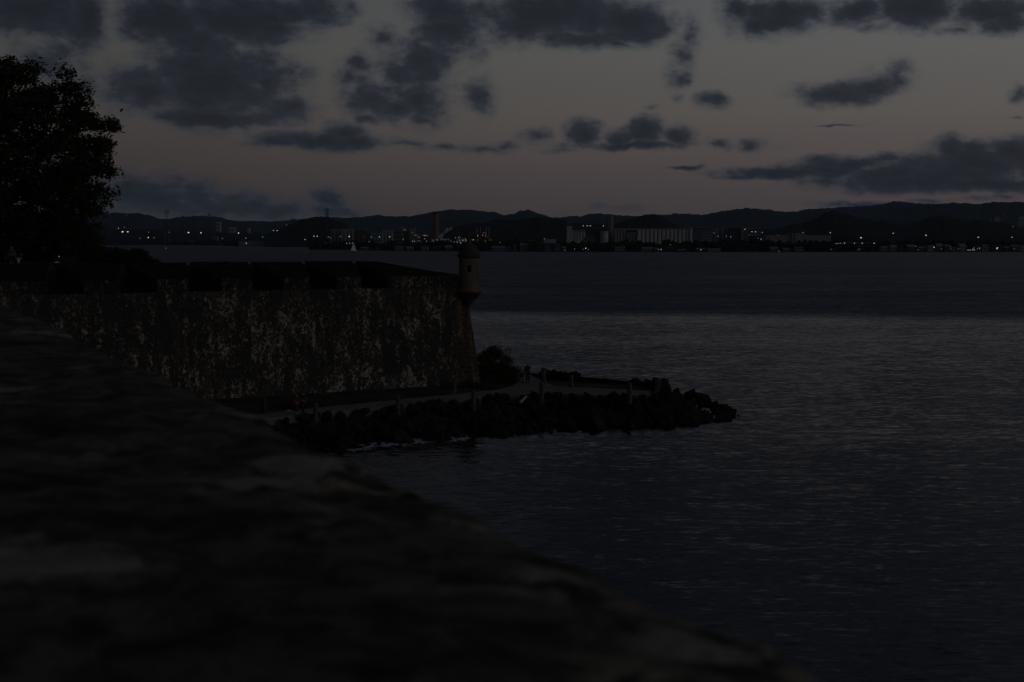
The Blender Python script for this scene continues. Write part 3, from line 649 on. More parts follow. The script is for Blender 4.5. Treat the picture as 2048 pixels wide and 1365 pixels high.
TY = 150.; OUT = [(100, 0), (121, 60), (128, 95), (132, 130), (150, 152), (172, 176), (200, 188), (225, 193), (240, 205), (252, 243), (268, 236), (290, 224), (320, 216), (335, 226), (352, 240), (368, 226), (392, 238), (408, 226), (424, 222), (440, 208), (462, 192), (480, 186), (520, 180)]
def outline(p_):
    v = CY - 0; dy = p_.y
    u = CX + p_.x / p_.y * F; row = HOR - (p_.z - CAMZ) / p_.y * F
    lim = interp([(b_, 0) for b_ in ()] or [(a_, b_) for a_, b_ in OUT], row)
    return u < lim - 5 and row > 126
c0 = P(-70, 320, TY)
big_tree('huge dark spreading tree at the left edge above the bastion', (c0.x, TY, 12.6), c0, 17.5, 12, 12.2, 1350, 85, .52, 11, outline)
c1 = P(60, 470, 176); big_tree('dark lower tree behind the lawn lamps, under the huge tree', (c1.x, 176, 12.8), c1, 8.5, 5, 3.6, 150, 110, .42, 21, None, .4)
c1 = P(-90, 470, 182); big_tree('dark lower tree at the far left behind the lawn, half out of view', (c1.x, 182, 12.8), c1, 8, 5, 4.2, 130, 100, .42, 22, None, .4)
def shrub(label, base, rx, ry, h, n_, per, leaf, seed, m='leaf_bush', outline=None, name='shrub'):
    r_ = random.Random(seed); t_ = thing(name, label, 'shrub', ); cl = []; tr = 0
    while len(cl) < n_ and tr < 9000:
        tr += 1
        a = r_.uniform(0, 6.28); l = r_.random() ** .5; z = r_.random()
        rr = (1 - z ** 2.2) ** .5
        p_ = Vector((base[0] + rx * l * rr * math.cos(a), base[1] + ry * l * rr * math.sin(a), base[2] + h * z * (.85 + .3 * fbm((a * 1.5, z * 2, seed), 2))))
        if outline and not outline(p_): continue
        cl.append((p_, r_.uniform(.25, .5), r_.uniform(.2, .35)))
    no_recalc(leaf_cloud(cl, per, leaf, seed, .9), 'foliage', m, t_)
    st = MB()
    for q in range(9):
        tg = r_.choice(cl)[0]; b0 = Vector(base) + Vector((r_.gauss(0, rx * .2), r_.gauss(0, ry * .2), -.2)); st.tube([b0, b0.lerp(tg, .5) + Vector((0, 0, .2)), tg], [.06, .04, .015], 5, cap=False)
    st.build('stems', 'bark', t_); return t_
q = G(985, 782, PZ + .1); shrub('rounded green bush against the foot of the bastion corner', (q.x - .1, 128.4, PZ), 2.6, 1.7, 3.5, 230, 60, .17, 31)
q = G(1022, 782, PZ + .1); shrub('low trailing bush beside the walkers at the bend', (q.x - .45, 127.2, PZ), 1.0, .9, 1.8, 70, 50, .14, 32)
q = G(930, 792, PZ + .1); shrub('low dark scrub at the foot of the turret corner', (q.x, 123.6, PZ + .1), 2.6, .8, .6, 60, 40, .14, 33, 'leaf')
q = G(640, 812, PZ + .1); shrub('low dark weeds along the verge under the wall', (q.x - 1.6, 110.2, PZ + .1), 2.2, .6, .5, 40, 40, .13, 34, 'leaf')
for lab, u, v, Y_, rx, hpx, sd in [('broad dark shrub on the bastion against the water, left of the parapet', 232, 528, 139, 2.3, 33, 35), ('rounded dark shrub where the lawn meets the water view', 274, 529, 137, 1.5, 29, 36), ('dark shrub between the huge tree and the water', 190, 527, 143, 2.0, 40, 37), ('low dark plant at the end of the shrub row beside the parapet', 305, 530, 133, .5, 10, 38)]:
    q = P(u, v, Y_); shrub(lab, (q.x, Y_, 12.6), rx, 1.5, hpx * Y_ / F, 110 if rx > 1 else 20, 60, .22, sd, 'leaf')

# ---- far-off shoreline woods: one dark mass of crowns
wv = MB(); r2 = random.Random(5)
ico = bmesh.new(); bmesh.ops.create_icosphere(ico, subdivisions=2, radius=1.0); iv = [v_.co.copy() for v_ in ico.verts]; ifc = [tuple(v_.index for v_ in f_.verts) for f_ in ico.faces]; ico.free()
def blob(c_, rx, rz):
    s0 = r2.uniform(0, 99); wv.add([(c_.x + q.x * rx * (1 + .5 * fbm(q * 1.6 + Vector((s0, 0, 0)), 2)), c_.y + q.y * rx, c_.z + q.z * rz * (1 + .6 * fbm(q * 1.6 + Vector((0, s0, 0)), 2))) for q in iv], ifc)
for u in range(-40, 2120, 3):
    sy = shoreY(u)
    for q in range(2):
        Y_ = sy + r2.uniform(110 if sy > 3300 else 62, 420) ; uu = u + r2.uniform(-3, 3); hh = r2.uniform(3, 8) + (3 if Y_ - sy > 200 else 0)
        if r2.random() < .35: continue
        x_ = (uu - CX) / F * Y_; blob(Vector((x_, Y_, 1.5 + hh * .4)), r2.uniform(4, 9) * max(1, sy / 2600), hh * (1.0 if sy < 3000 else 1.6))
for u in range(1380, 1660, 4): Y_ = 2700 + r2.uniform(-60, 60); blob(Vector(((u - CX) / F * Y_, Y_, 4)), r2.uniform(6, 11), r2.uniform(6, 11))
for u in list(range(1170, 1390, 5)) + list(range(880, 1130, 6)): Y_ = 2350 + r2.uniform(-60, 60); blob(Vector(((u - CX) / F * Y_, Y_, 3)), r2.uniform(5, 9), r2.uniform(4, 8))
for u in range(1760, 2100, 4): Y_ = 2500 + r2.uniform(-160, 260); blob(Vector(((u - CX) / F * Y_, Y_, 4)), r2.uniform(6, 12), r2.uniform(5, 10))
me = bpy.data.meshes.new('shore_woods'); me.from_pydata(wv.v, [], wv.f); me.materials.append(MATS['wood_far']); me.polygons.foreach_set('use_smooth', [True] * len(me.polygons))
o = bpy.data.objects.new('shore_woods', me); C.objects.link(o); tag(o, 'dark band of trees along the far shore of the bay', 'woods', kind='stuff')

# ================================================================ FAR SHORE BUILDINGS
LAMPMESH = {}
def lamp_mesh(m):
    if m not in LAMPMESH:
        bm = bmesh.new(); bmesh.ops.create_icosphere(bm, subdivisions=2, radius=1.0); me = bpy.data.meshes.new('lamp'); bm.to_mesh(me); bm.free(); me.materials.append(MATS[m]); LAMPMESH[m] = me
    return LAMPMESH[m]
LM = {'W': 'lamp_white', 'Y': 'lamp_warm', 'O': 'lamp_orange', 'w': 'lamp_white_dim', 'y': 'lamp_warm_dim', 'o': 'lamp_orange_dim', 't': 'lamp_teal'}
def lamp_part(parent, u, v, c, px, Y, name='lamp', wide=1.):
    q = P(u, v, Y); r_ = px * .5 * Y / F * (.88 if c.islower() else .70)
    pl = parent.location if parent else Vector()
    return link_mesh(name, lamp_mesh(LM[c]), parent, q - pl, (0, 0, 0), (r_ * wide, r_, r_))
def base_at(u, Y): return Vector(((u - CX) / F * Y, Y, 1.0))
def ztop(v, Y): return CAMZ - (v - HOR) * Y / F
def block(label, cat, u0, u1, top, Y, m, dep=30., floors=0, bays=0, roof='flat', win='window', name='building', rm='roofgrey', bot=None, group=None):
    cu = (u0 + u1) / 2; o_ = base_at(cu, Y); t_ = thing(name, label, cat, o_, 0, group); w_ = (u1 - u0) * Y / F / 2; h_ = ztop(top, Y) - 1.0
    if roof == 'gable':
        he = h_ * .68
        MB().box(-w_, w_, 0, dep, -1, he).build('wall', m, t_)
        ov = w_ * .06
        MB().add([(-w_ - ov, -ov, he - .1), (w_ + ov, -ov, he - .1), (w_ + ov, dep / 2, h_), (-w_ - ov, dep / 2, h_), (-w_ - ov, dep + ov, he - .1), (w_ + ov, dep + ov, he - .1), (-w_ - ov, -ov, he + .3), (w_ + ov, -ov, he + .3), (w_ + ov, dep / 2, h_ + .4), (-w_ - ov, dep / 2, h_ + .4), (-w_ - ov, dep + ov, he + .3), (w_ + ov, dep + ov, he + .3)],
                 [(0, 1, 2, 3), (3, 2, 5, 4), (6, 9, 8, 7), (9, 10, 11, 8), (0, 6, 7, 1), (4, 5, 11, 10), (0, 3, 9, 6), (3, 4, 10, 9), (1, 7, 8, 2), (2, 8, 11, 5)]).build('roof', rm, t_)
    else:
        MB().box(-w_, w_, 0, dep, -1, h_).build('wall', m, t_)
        MB().box(-w_ - .4, w_ + .4, -.4, dep + .4, h_ + .01, h_ + max(.5, h_ * .03)).build('roof', rm, t_)
    if floors and bays:
        fh = h_ * (.68 if roof == 'gable' else .96) / floors; bw_ = 2 * w_ / bays
        for i in range(floors):
            for j in range(bays):
                MB().box(-w_ + bw_ * (j + .2), -w_ + bw_ * (j + .8), -.15, .1, fh * (i + .3), fh * (i + .82)).build('window', win, t_)
    elif bays:                                            # full-height window bays
        bw_ = 2 * w_ / bays
        for j in range(bays): MB().box(-w_ + bw_ * (j + .32), -w_ + bw_ * (j + .68), -.2, .1, h_ * .05, h_ * .93).build('window_bay', win, t_)
    elif floors:
        fh = h_ / floors
        for i in range(floors): MB().box(-w_ * .97, w_ * .97, -.2, .1, fh * (i + .35), fh * (i + .75)).build('window_band', win, t_)
    return t_
# apartment slabs
block('leftmost slab of pale apartments below the near hill', 'building', 663, 684, 460, 3000, 'grey', 18, bays=3)
block('second slab of apartments, taller, with stair head', 'building', 685, 707, 459.5, 2980, 'grey', 18, bays=3)
block('brownish apartment slab in the middle of the row', 'building', 712, 732, 460, 2990, 'brown', 18, bays=3)
block('brown apartment slab left of the low teal block', 'building', 733, 752, 461, 3020, 'dim', 18, bays=3)
block('low teal block in front of the apartment slabs', 'building', 741, 765, 467, 2880, 'tealblock', 16, 3, 5)
block('grey apartment slab with three dark bays', 'building', 766, 785, 461, 2990, 'grey', 18, bays=3)
block('long low grey block right of the apartments', 'building', 787, 806, 462, 3050, 'dim', 18, 4, 0)
# left port
pale = block('long pale wharf shed across the water on the left', 'shed', 479, 610, 482.5, 4060, 'concrete', 40, name='wharf_shed')
for j in range(11): MB().box(-88 + j * 16, -86.8 + j * 16, -.5, .2, 0, ztop(482.5, 4060) - 1.2).build('pilaster', 'grey', pale)
block('small grey port office left of the wharf shed', 'building', 424, 436, 474, 5300, 'dim', 30, 4, 3)
block('white port tower block in the far left haze', 'building', 434, 442, 445, 6400, 'grey', 30, 6, 2)
block('pale block of flats right of the port cranes', 'building', 459, 471, 456, 6300, 'grey', 30, 4, 4)
block('narrow pale flats beyond the wharf shed', 'building', 496, 500, 457, 6300, 'grey', 30, 4, 1)
block('pale low shed under the leftmost port lamps', 'shed', 218, 262, 487, 5400, 'dim', 40, name='port_shed')
block('pale low shed beside the crane legs', 'shed', 266, 286, 487.5, 5400, 'dim', 40, name='port_shed')
block('white container shed between the cranes', 'shed', 364, 386, 482, 5350, 'grey', 40, name='port_shed')
block('pale container shed under the right crane', 'shed', 404, 432, 480, 5350, 'grey', 40, name='port_shed')
block('squat grey house on the low point behind the sailboat', 'house', 640, 662, 485, 2700, 'brown', 20, 1, 4, 'gable')
def crane(label, u, top, Y, frame=True):
    t_ = thing('port_crane', label, 'crane', base_at(u, Y), 0, 'cranes of the far port'); s_ = Y / F; th = 1.25
    zt = ztop(top, Y) - 1; zs_ = ztop(452, Y) - 1; w_ = 5.2 * s_; wt = 3.2 * s_
    for sx_ in (-1, 1):
        for dy_ in (0, 18):
            MB().tube([(sx_ * w_, dy_, -1), (sx_ * wt, dy_, zs_)], th, 6).build('leg', 'steel_blue', t_)
    MB().box(-w_ * 1.5, w_ * 1.5, -2, 20, zs_ * .58, zs_ * .58 + 3).build('portal_beam', 'steel_blue', t_)
    MB().box(-wt * 1.1, wt * 1.1, -2, 20, zs_ - 2, zs_ + 3).build('machine_house', 'steel_blue', t_)
    b1 = MB().tube([(-1.6 * s_, 9, zs_), (-2.3 * s_, 9, zt)], th * .8, 6).tube([(1.6 * s_, 9, zs_), (2.3 * s_, 9, zt)], th * .8, 6)
    if frame:
        a_, c_ = zt - 7 * s_, 3.3 * s_
        b1.box(-c_, c_, 8, 10, zt - 1.8, zt).box(-c_, c_, 8, 10, a_, a_ + 1.8).box(-c_, -c_ + 1.8, 8, 10, a_, zt).box(c_ - 1.8, c_, 8, 10, a_, zt)
    else: b1.box(-2.6 * s_, 2.6 * s_, 8, 10, zt - 3, zt)
    b1.build('raised_boom', 'steel', t_)
    MB().tube([(-w_, 0, zs_ * .58), (wt, 0, zs_)], th * .6, 5).tube([(w_, 0, zs_ * .58), (-wt, 0, zs_)], th * .6, 5).build('brace', 'steel_blue', t_)
crane('leftmost port crane, topped by a square frame', 335, 420.5, 5300)
crane('second port crane from the left, low boom', 367, 432, 5350, False)
crane('third port crane from the left, faint against the hills', 393, 433, 5400, False)
crane('rightmost port crane with narrow raised boom', 420, 428, 5250, False)
# radio mast
t_ = thing('radio_mast', 'tall thin radio mast rising in front of the near hill', 'mast', base_at(656, 2640)); zt = ztop(418, 2640) - 1
mb = MB(); 
for sx_, sy_ in ((-1, -1), (1, -1), (0, 1)): mb.tube([(sx_ * 1.5, sy_ * 1.5, -1), (sx_ * .9, sy_ * .9, zt)], .28, 5)
mb.build('lattice_legs', 'steel', t_)
mb = MB()
for i in range(16): mb.tube([(-1.4, -1.4, zt * i / 16), (1.3, -1.3, zt * (i + 1) / 16)], .16, 4).tube([(1.4, -1.4, zt * i / 16), (-1.3, -1.3, zt * (i + 1) / 16)], .16, 4)
mb.build('lattice_braces', 'steel', t_)
for z_, w_ in ((zt - 3, 3.4), (zt - 9, 3.0), (zt - 14, 2.4)):
    for sx_ in (-1, 1): MB().box(sx_ * w_ - .55, sx_ * w_ + .55, -1.8, -1.2, z_ - 2.2, z_ + 2.2).build('antenna', 'steel', t_)
    MB().box(-w_, w_, -1.5, -1.2, z_ - .3, z_ + .3).build('antenna_bar', 'steel', t_)
# chimney with steam
t_ = thing('factory_chimney', 'tall brown factory chimney beside a steam plume', 'chimney', base_at(872.5, 3000)); zt = ztop(426, 3000) - 1
MB().lathe([(6.2, -1), (5.9, zt * .5), (5.6, zt - 3), (5.6, zt - 1)], n=24).build('shaft', 'chimney', t_, smooth=True)
MB().lathe([(5.9, zt - 3.2), (6.1, zt - 2.6), (6.1, zt), (4.6, zt), (4.6, zt - 2)], n=24).build('rim', 'darkgrey', t_, smooth=True)
sm = bpy.data.materials.new('steam'); sm.use_nodes = True; MATS['steam'] = sm; N = NT(sm.node_tree); N.n.clear()
pv = N.new('ShaderNodeVolumePrincipled', {'Color': (.9, .9, .92, 1), 'Density': .10}); N.l.new(pv.outputs[0], N.new('ShaderNodeOutputMaterial').inputs[1])
bm = bmesh.new()
for i in range(9):
    u = 879 + i * 2.6 + (4 if i > 6 else 0); v = 476 - i * 2.6; q = P(u, v, 2960); rr = (2.6 + 1.4 * math.sin(i * 1.3)) * 1.05 + (1 if i < 3 else .4)
    bmesh.ops.create_icosphere(bm, subdivisions=2, radius=rr, matrix=Matrix.Translation(q))
for v_ in bm.verts: v_.co += Vector([fbm(v_.co * .25 + Vector((k_ * 9, 0, 0)), 3) * 2.2 for k_ in range(3)])
me = bpy.data.meshes.new('steam_plume'); bm.to_mesh(me); bm.free(); me.materials.append(sm); o = bpy.data.objects.new('steam_plume', me); C.objects.link(o); tag(o, 'pale steam plume drifting up right of the factory chimney', 'steam')
t_ = thing('storage_tank', 'pale horizontal storage tank right of the chimney foot', 'tank', base_at(889, 2900)); w_ = 9 * 2900 / F; zc_ = ztop(481, 2900) - 1; rr = 2.9
MB().tube([(-w_ - 1.2, 0, zc_), (-w_, 0, zc_), (w_, 0, zc_), (w_ + 1.2, 0, zc_)], [rr * .55, rr, rr, rr * .55], 18).build('shell', 'pale', t_, smooth=True)
for sx_ in (-.6, .6): MB().box(w_ * sx_ - .6, w_ * sx_ + .6, -1.6, 1.6, -1, zc_ - rr * .7).build('saddle', 'grey', t_)
# power station (left, orange lights)
t_ = thing('power_station', 'power station with orange lamps left of the brown chimney', 'power station', base_at(832, 2900))
def pbox(par, u0, u1, v0, Y, m, name, dep=20, dy=0):
    o_ = par.location; x0, x1 = [(u - CX) / F * Y - o_.x for u in (u0, u1)]
    return MB().box(x0, x1, dy, dy + dep, -1, ztop(v0, Y) - 1).build(name, m, par)
pbox(t_, 808, 818, 463, 2900, 'darkgrey', 'boiler_house'); pbox(t_, 820, 842, 468, 2900, 'dim', 'turbine_hall', 20, 3); pbox(t_, 843, 860, 473, 2900, 'darkgrey', 'switch_house', 20, -2); pbox(t_, 862, 868, 477, 2900, 'dim', 'annex')
for u, v in ((805.5, 455), (811.5, 455), (822, 456), (826.5, 456), (831, 456)):
    o_ = t_.location; MB().tube([((u - CX) / F * 2900 - o_.x, 6, -1), ((u - CX) / F * 2900 - o_.x, 6, ztop(v, 2900) - 1)], [1.3, 1.0], 10).build('stack', 'grey', t_, smooth=True)
for u, v, c, s_ in [(809, 460, 'O', 1.9), (824, 465, 'o', 1.5), (825.5, 467, 'o', 1.2), (830, 471, 'O', 1.7), (834, 471, 'o', 1.6), (837, 475, 'O', 1.6), (839.5, 475, 'o', 1.4), (848, 471.5, 'O', 2.2), (851, 471.5, 'O', 2.2), (854.5, 472, 'o', 2), (849, 478, 'O', 2), (819, 483, 'o', 1.8), (825, 483, 'W', 1.5), (829, 483, 'W', 1.5), (836, 482, 'w', 1.3), (840, 482, 'w', 1.3), (841, 484.5, 'w', 1.2), (853, 483, 'y', 2), (863, 483.5, 'O', 1.6), (867, 481, 'w', 1.4), (874, 480, 'W', 1.3), (879, 482, 'w', 1.5), (866, 483, 'w', 1.2), (902, 483, 'w', 1.6), (908.5, 484.5, 'w', 1.6)]:
    lamp_part(t_, u, v, c, s_, 2880)
# lit process plant (white lamps)
t_ = thing('process_plant', 'process plant dotted with many small white lamps behind the turret', 'plant', base_at(921, 2700))
pbox(t_, 910, 934, 482, 2700, 'darkgrey', 'base_hall'); pbox(t_, 913, 930, 477, 2700, 'dim', 'process_tower', 14, 4)
MB().tube([(-2.2 * 2700 / F, 8, 0), (-2.2 * 2700 / F, 8, ztop(467, 2700))], [.8, .3], 8).build('flare_mast', 'grey', t_)
for u, v in [(911, 476), (917, 475), (921, 475), (915, 482), (919.5, 482), (924, 480), (927, 480), (931.5, 479.5), (926, 482), (932, 482), (914.5, 485), (920.5, 485), (928, 485), (922, 487), (925, 487.3), (918, 478.5), (930, 477.5)]: lamp_part(t_, u, v, 'W' if (int(u) % 3) else 'w', 1.15 if int(u) % 2 else 1.35, 2690)
# four-stack plant with orange lamps
t_ = thing('four_stack_plant', 'plant with four pale stacks and orange lamps right of the turret', 'power station', base_at(965, 2750))
pbox(t_, 953, 976, 466, 2750, 'darkgrey', 'boiler_frame'); pbox(t_, 950, 984, 482, 2750, 'dim', 'hall', 20, -3)
for u in (954, 960.5, 972, 978):
    o_ = t_.location; MB().tube([((u - CX) / F * 2750 - o_.x, 8, 10), ((u - CX) / F * 2750 - o_.x, 8, ztop(454, 2750) - 1)], [1.4, 1.2], 10).build('stack', 'concrete', t_, smooth=True)
for u, v, c, s_ in [(955.5, 471, 'O', 1.9), (955.5, 474, 'o', 1.6), (956, 480, 'o', 1.5), (965.5, 471, 'O', 1.9), (967, 466, 'O', 1.5), (971, 466, 'o', 1.6), (972, 469, 'O', 1.5), (971, 471, 'o', 1.5), (971, 474, 'o', 1.6), (975, 474, 'o', 1.2), (971, 481, 'o', 1.2), (971, 483, 'o', 1.5), (972, 487, 'o', 1.5), (979, 483, 'O', 2.3), (982, 481, 'Y', 2.4), (975, 489, 'w', 2.0), (978, 489, 'w', 1.8), (981, 486.5, 'y', 1.8)]: lamp_part(t_, u, v, c, s_, 2735)
# grain silos
def silo_row(t_, u0, u1, n_, top, Y, m='silo'):
    o_ = t_.location; w_ = (u1 - u0) / n_ * Y / F / 2
    for i in range(n_):
        x_ = (u0 + (u1 - u0) * (i + .5) / n_ - CX) / F * Y - o_.x
        MB().lathe([(w_ * .985, -1), (w_ * .985, ztop(top, Y) - 1.6), (w_ * .93, ztop(top, Y) - 1.2)], x_, 0, 20).build('silo', m, t_, smooth=True)
t_ = thing('grain_silos', 'short bank of grain silos with a square head tower at its left', 'silos', base_at(1152, 2500))
silo_row(t_, 1142, 1170, 5, 464.5, 2500); pbox(t_, 1133.5, 1144, 452.5, 2500, 'silo', 'head_tower', 14, -4)
o_ = t_.location; MB().box((1144.3 - CX) / F * 2500 - o_.x, (1170 - CX) / F * 2500 - o_.x, -3, 4, ztop(464.4, 2500) - 1, ztop(460.5, 2500) - 1).build('gallery', 'concrete', t_)
t_ = thing('silo_tower', 'single round silo with a stair box on top, left of the long row', 'silo', base_at(1208, 2520)); silo_row(t_, 1200, 1216, 1, 463, 2520); pbox(t_, 1211, 1215.5, 454.5, 2520, 'brown', 'stair_box', 5, -2)
t_ = thing('elevator_tower', 'tall slim elevator tower beside the long silo row', 'tower', base_at(1221, 2560)); pbox(t_, 1216.5, 1222.5, 432.5, 2560, 'dim', 'shaft', 9); pbox(t_, 1222.7, 1226, 432.5, 2560, 'silo', 'flank_painted_lit', 9, 1)  # side light on the tower's right flank put into a paler colour
t_ = thing('grain_silos', 'long row of tall grain silos in the middle of the far shore', 'silos', base_at(1300, 2540))
silo_row(t_, 1227, 1251, 4, 461, 2540, 'concrete'); silo_row(t_, 1273, 1378, 13, 460, 2540); pbox(t_, 1251.5, 1272, 465, 2540, 'dim', 'work_house', 16, -4); pbox(t_, 1378.3, 1383, 457.5, 2540, 'pale', 'end_tower', 12, -6)
o_ = t_.location; MB().box((1227 - CX) / F * 2540 - o_.x, (1378 - CX) / F * 2540 - o_.x, -2.5, 3, ztop(460.6, 2540) - 1, ztop(457.4, 2540) - 1).build('gallery', 'concrete', t_)
pbox(t_, 1273.5, 1277, 474, 2540, 'pale', 'hoist_box', 4, -8)
block('dark tall block between the short silo bank and the round silo', 'building', 1186, 1199, 458, 2560, 'darkgrey', 18)
block('grey office block in front of the short silo bank', 'building', 1168, 1191, 475, 2300, 'dim', 16, 4, 0)
# offices and warehouses right of the silos
block('office slab with dark window bands right of the silos', 'building', 1384, 1424, 456.5, 2900, 'dim', 22, 7, 0)
block('pale glazed block at the foot of the office slab', 'building', 1401, 1424, 466, 2820, 'tealblock', 20, 6, 0)
block('narrow pale tower pair behind the lamps', 'building', 1430, 1436, 457, 3300, 'grey', 20, 5, 1)
block('narrow white tower right of the pale tower pair', 'building', 1442, 1445, 457, 3300, 'concrete', 20)
block('dark block with a pale balcony column', 'building', 1458, 1481, 456, 3200, 'darkgrey', 20, 6, 0)
block('pale balcony column beside the dark block', 'building', 1481.5, 1487, 455.5, 3190, 'concrete', 20, 7, 1)
block('grey flats with three lit lamps', 'building', 1488, 1519, 456.5, 3250, 'dim', 20, 6, 6)
block('low brown block left of the warehouse', 'building', 1500, 1524, 472, 3000, 'darkgrey', 20, 2, 4)
wh = block('long pale warehouse with a raised middle part', 'warehouse', 1531, 1660, 471.5, 2900, 'concrete', 60, name='warehouse')
pbox(wh, 1582, 1609, 466.5, 2900, 'concrete', 'raised_bay', 50, -4)
MB().box((1585 - 1595.5) / F * 2900, (1588 - 1595.5) / F * 2900, -4.3, -3.5, 4, ztop(467.5, 2900) - 1).build('dark_recess', 'window', wh)
block('low flat canopy in front of the warehouse', 'shed', 1524, 1612, 486, 2350, 'dim', 14, name='canopy_shed')
block('small teal shed right of the canopy', 'shed', 1614, 1628, 482, 2400, 'tealblock', 12, name='teal_shed')
# arched hall on the shore
t_ = thing('arched_hall', 'wide low hall with a curved roof on the waterfront', 'hall', base_at(1490, 2080)); w_ = 26 * 2080 / F; mb = MB()
arc = [(w_ * math.cos(math.pi * i / 14), 7.2 + 1.8 * math.sin(math.pi * i / 14)) for i in range(15)]
mb.v = [(x, -.5, z) for x, z in arc] + [(x, 24, z) for x, z in arc] + [(x, -.5, z + .5) for x, z in arc] + [(x, 24, z + .5) for x, z in arc]
mb.f = [(i, i + 1, 15 + i + 1, 15 + i) for i in range(14)] + [(30 + i, 45 + i, 45 + i + 1, 30 + i + 1) for i in range(14)] + [(i, 30 + i, 30 + i + 1, i + 1) for i in range(14)]
mb.build('roof', 'dim', t_); MB().box(-w_ * .97, w_ * .97, .2, 23, -1, 7).build('wall', 'darkgrey', t_)
for i in range(9): MB().box(-w_ * .9 + i * w_ * .2, -w_ * .9 + i * w_ * .2 + w_ * .12, -.1, .3, 1.5, 4.5).build('opening', 'window', t_)
# ferry terminal with lamps
t_ = thing('ferry_terminal', 'three-deck waterfront terminal with lamps along its roof edge', 'terminal', base_at(1706, 2030))
o_ = t_.location
for u0, u1, v0, v1, m_, nm, dy_ in [(1668, 1757, 492, 505, 'darkgrey', 'ground_floor', 4), (1655, 1757, 497.5, 498.6, 'grey', 'deck_slab', 0), (1684, 1757, 492.2, 493.2, 'grey', 'deck_slab', 1), (1684, 1752, 487, 492, 'darkgrey', 'upper_floor', 5), (1680, 1750, 485.4, 486.8, 'tealblock', 'roof_slab', 1)]:
    MB().box((u0 - CX) / F * 2030 - o_.x, (u1 - CX) / F * 2030 - o_.x, dy_, 24, ztop(v1, 2030) - 1, ztop(v0, 2030) - 1).build(nm, m_, t_)
for i in range(15): MB().box((1658 + i * 7 - CX) / F * 2030 - o_.x, (1658.8 + i * 7 - CX) / F * 2030 - o_.x, .4, 1, -1, ztop(498.7, 2030) - 1).build('column', 'grey', t_)
for u, v, c, s_ in [(1671.5, 487.6, 'w', 1.6), (1674, 487.6, 'w', 1.6), (1677, 487.6, 'w', 1.6), (1681, 487, 'w', 1.9), (1689, 487, 'W', 1.9), (1709, 487, 'W', 1.9), (1724.5, 487, 'W', 1.9), (1748, 487, 'W', 1.9), (1647.5, 499.5, 'w', 1.9), (1662, 499.5, 'w', 1.7), (1679, 499.5, 'w', 1.5), (1695, 499.5, 'w', 1.7), (1705, 500, 'w', 1.4), (1718, 499.3, 'w', 1.8), (1741, 499.3, 'w', 1.7)]: lamp_part(t_, u, v, c, s_, 2026)
block('pale tower block on the skyline, left of three at the right edge', 'building', 1976, 1984, 438, 5200, 'grey', 25, bays=2)
block('pale wide tower block on the skyline at the right', 'building', 1984.5, 1999, 436, 5150, 'grey', 25, bays=4)
block('tallest slim tower block on the right skyline', 'building', 2001, 2009, 431, 5300, 'dim', 25, bays=2)
block('tower block cut by the right edge of the view', 'building', 2034, 2050, 435, 5100, 'grey', 25, bays=4)
# blue sign
t_ = thing('billboard', 'dim blue lit billboard low on the far shore below the silos', 'billboard', base_at(1221, 2050)); s_ = 2050 / F; z0, z1 = ztop(499, 2050) - 1, ztop(493.5, 2050) - 1
MB().box(-4.6 * s_, 4.6 * s_, 0, .8, z0, z1).build('panel', 'sign_blue', t_)
for sx_ in (-3, 3): MB().tube([(sx_ * s_, .6, -1), (sx_ * s_, .6, z0 + .5)], .3, 6).build('leg', 'steel', t_)
# waterfront houses
roofs = ['roofgrey', 'roofred', 'dim', 'concrete', 'tealblock']; walls = ['dim', 'grey', 'brown', 'darkgrey', 'cream', 'tealblock']
HS = [(984, 1010, 493, 'teal'), (1012, 1024, 494), (1026, 1034, 489), (1040, 1056, 487), (1057, 1070, 482), (1072, 1086, 485), (1088, 1112, 479), (1090, 1102, 493), (1108, 1121, 488), (1124, 1132, 494), (1230, 1250, 494), (1284, 1306, 495), (1310, 1324, 497), (1326, 1352, 495), (1355, 1372, 499), (1392, 1410, 497), (1414, 1440, 497.5), (1540, 1556, 495), (1566, 1580, 497), (1590, 1606, 494),
      (1762, 1776, 493), (1780, 1794, 491), (1797, 1812, 493), (1814, 1828, 490), (1836, 1850, 494), (1854, 1866, 491), (1872, 1884, 488), (1888, 1900, 490), (1902, 1914, 494), (1918, 1930, 488), (1964, 1978, 490), (1980, 2004, 491), (2008, 2020, 493), (2022, 2036, 490), (2038, 2052, 492), (722, 736, 495), (752, 768, 496), (790, 806, 493), (812, 826, 494), (842, 856, 491), (866, 880, 494), (890, 904, 492)]
near = ['left of the turret', 'right of the turret', 'below the silos', 'below the warehouse', 'right of the terminal', 'near the right edge']
cnt = {}
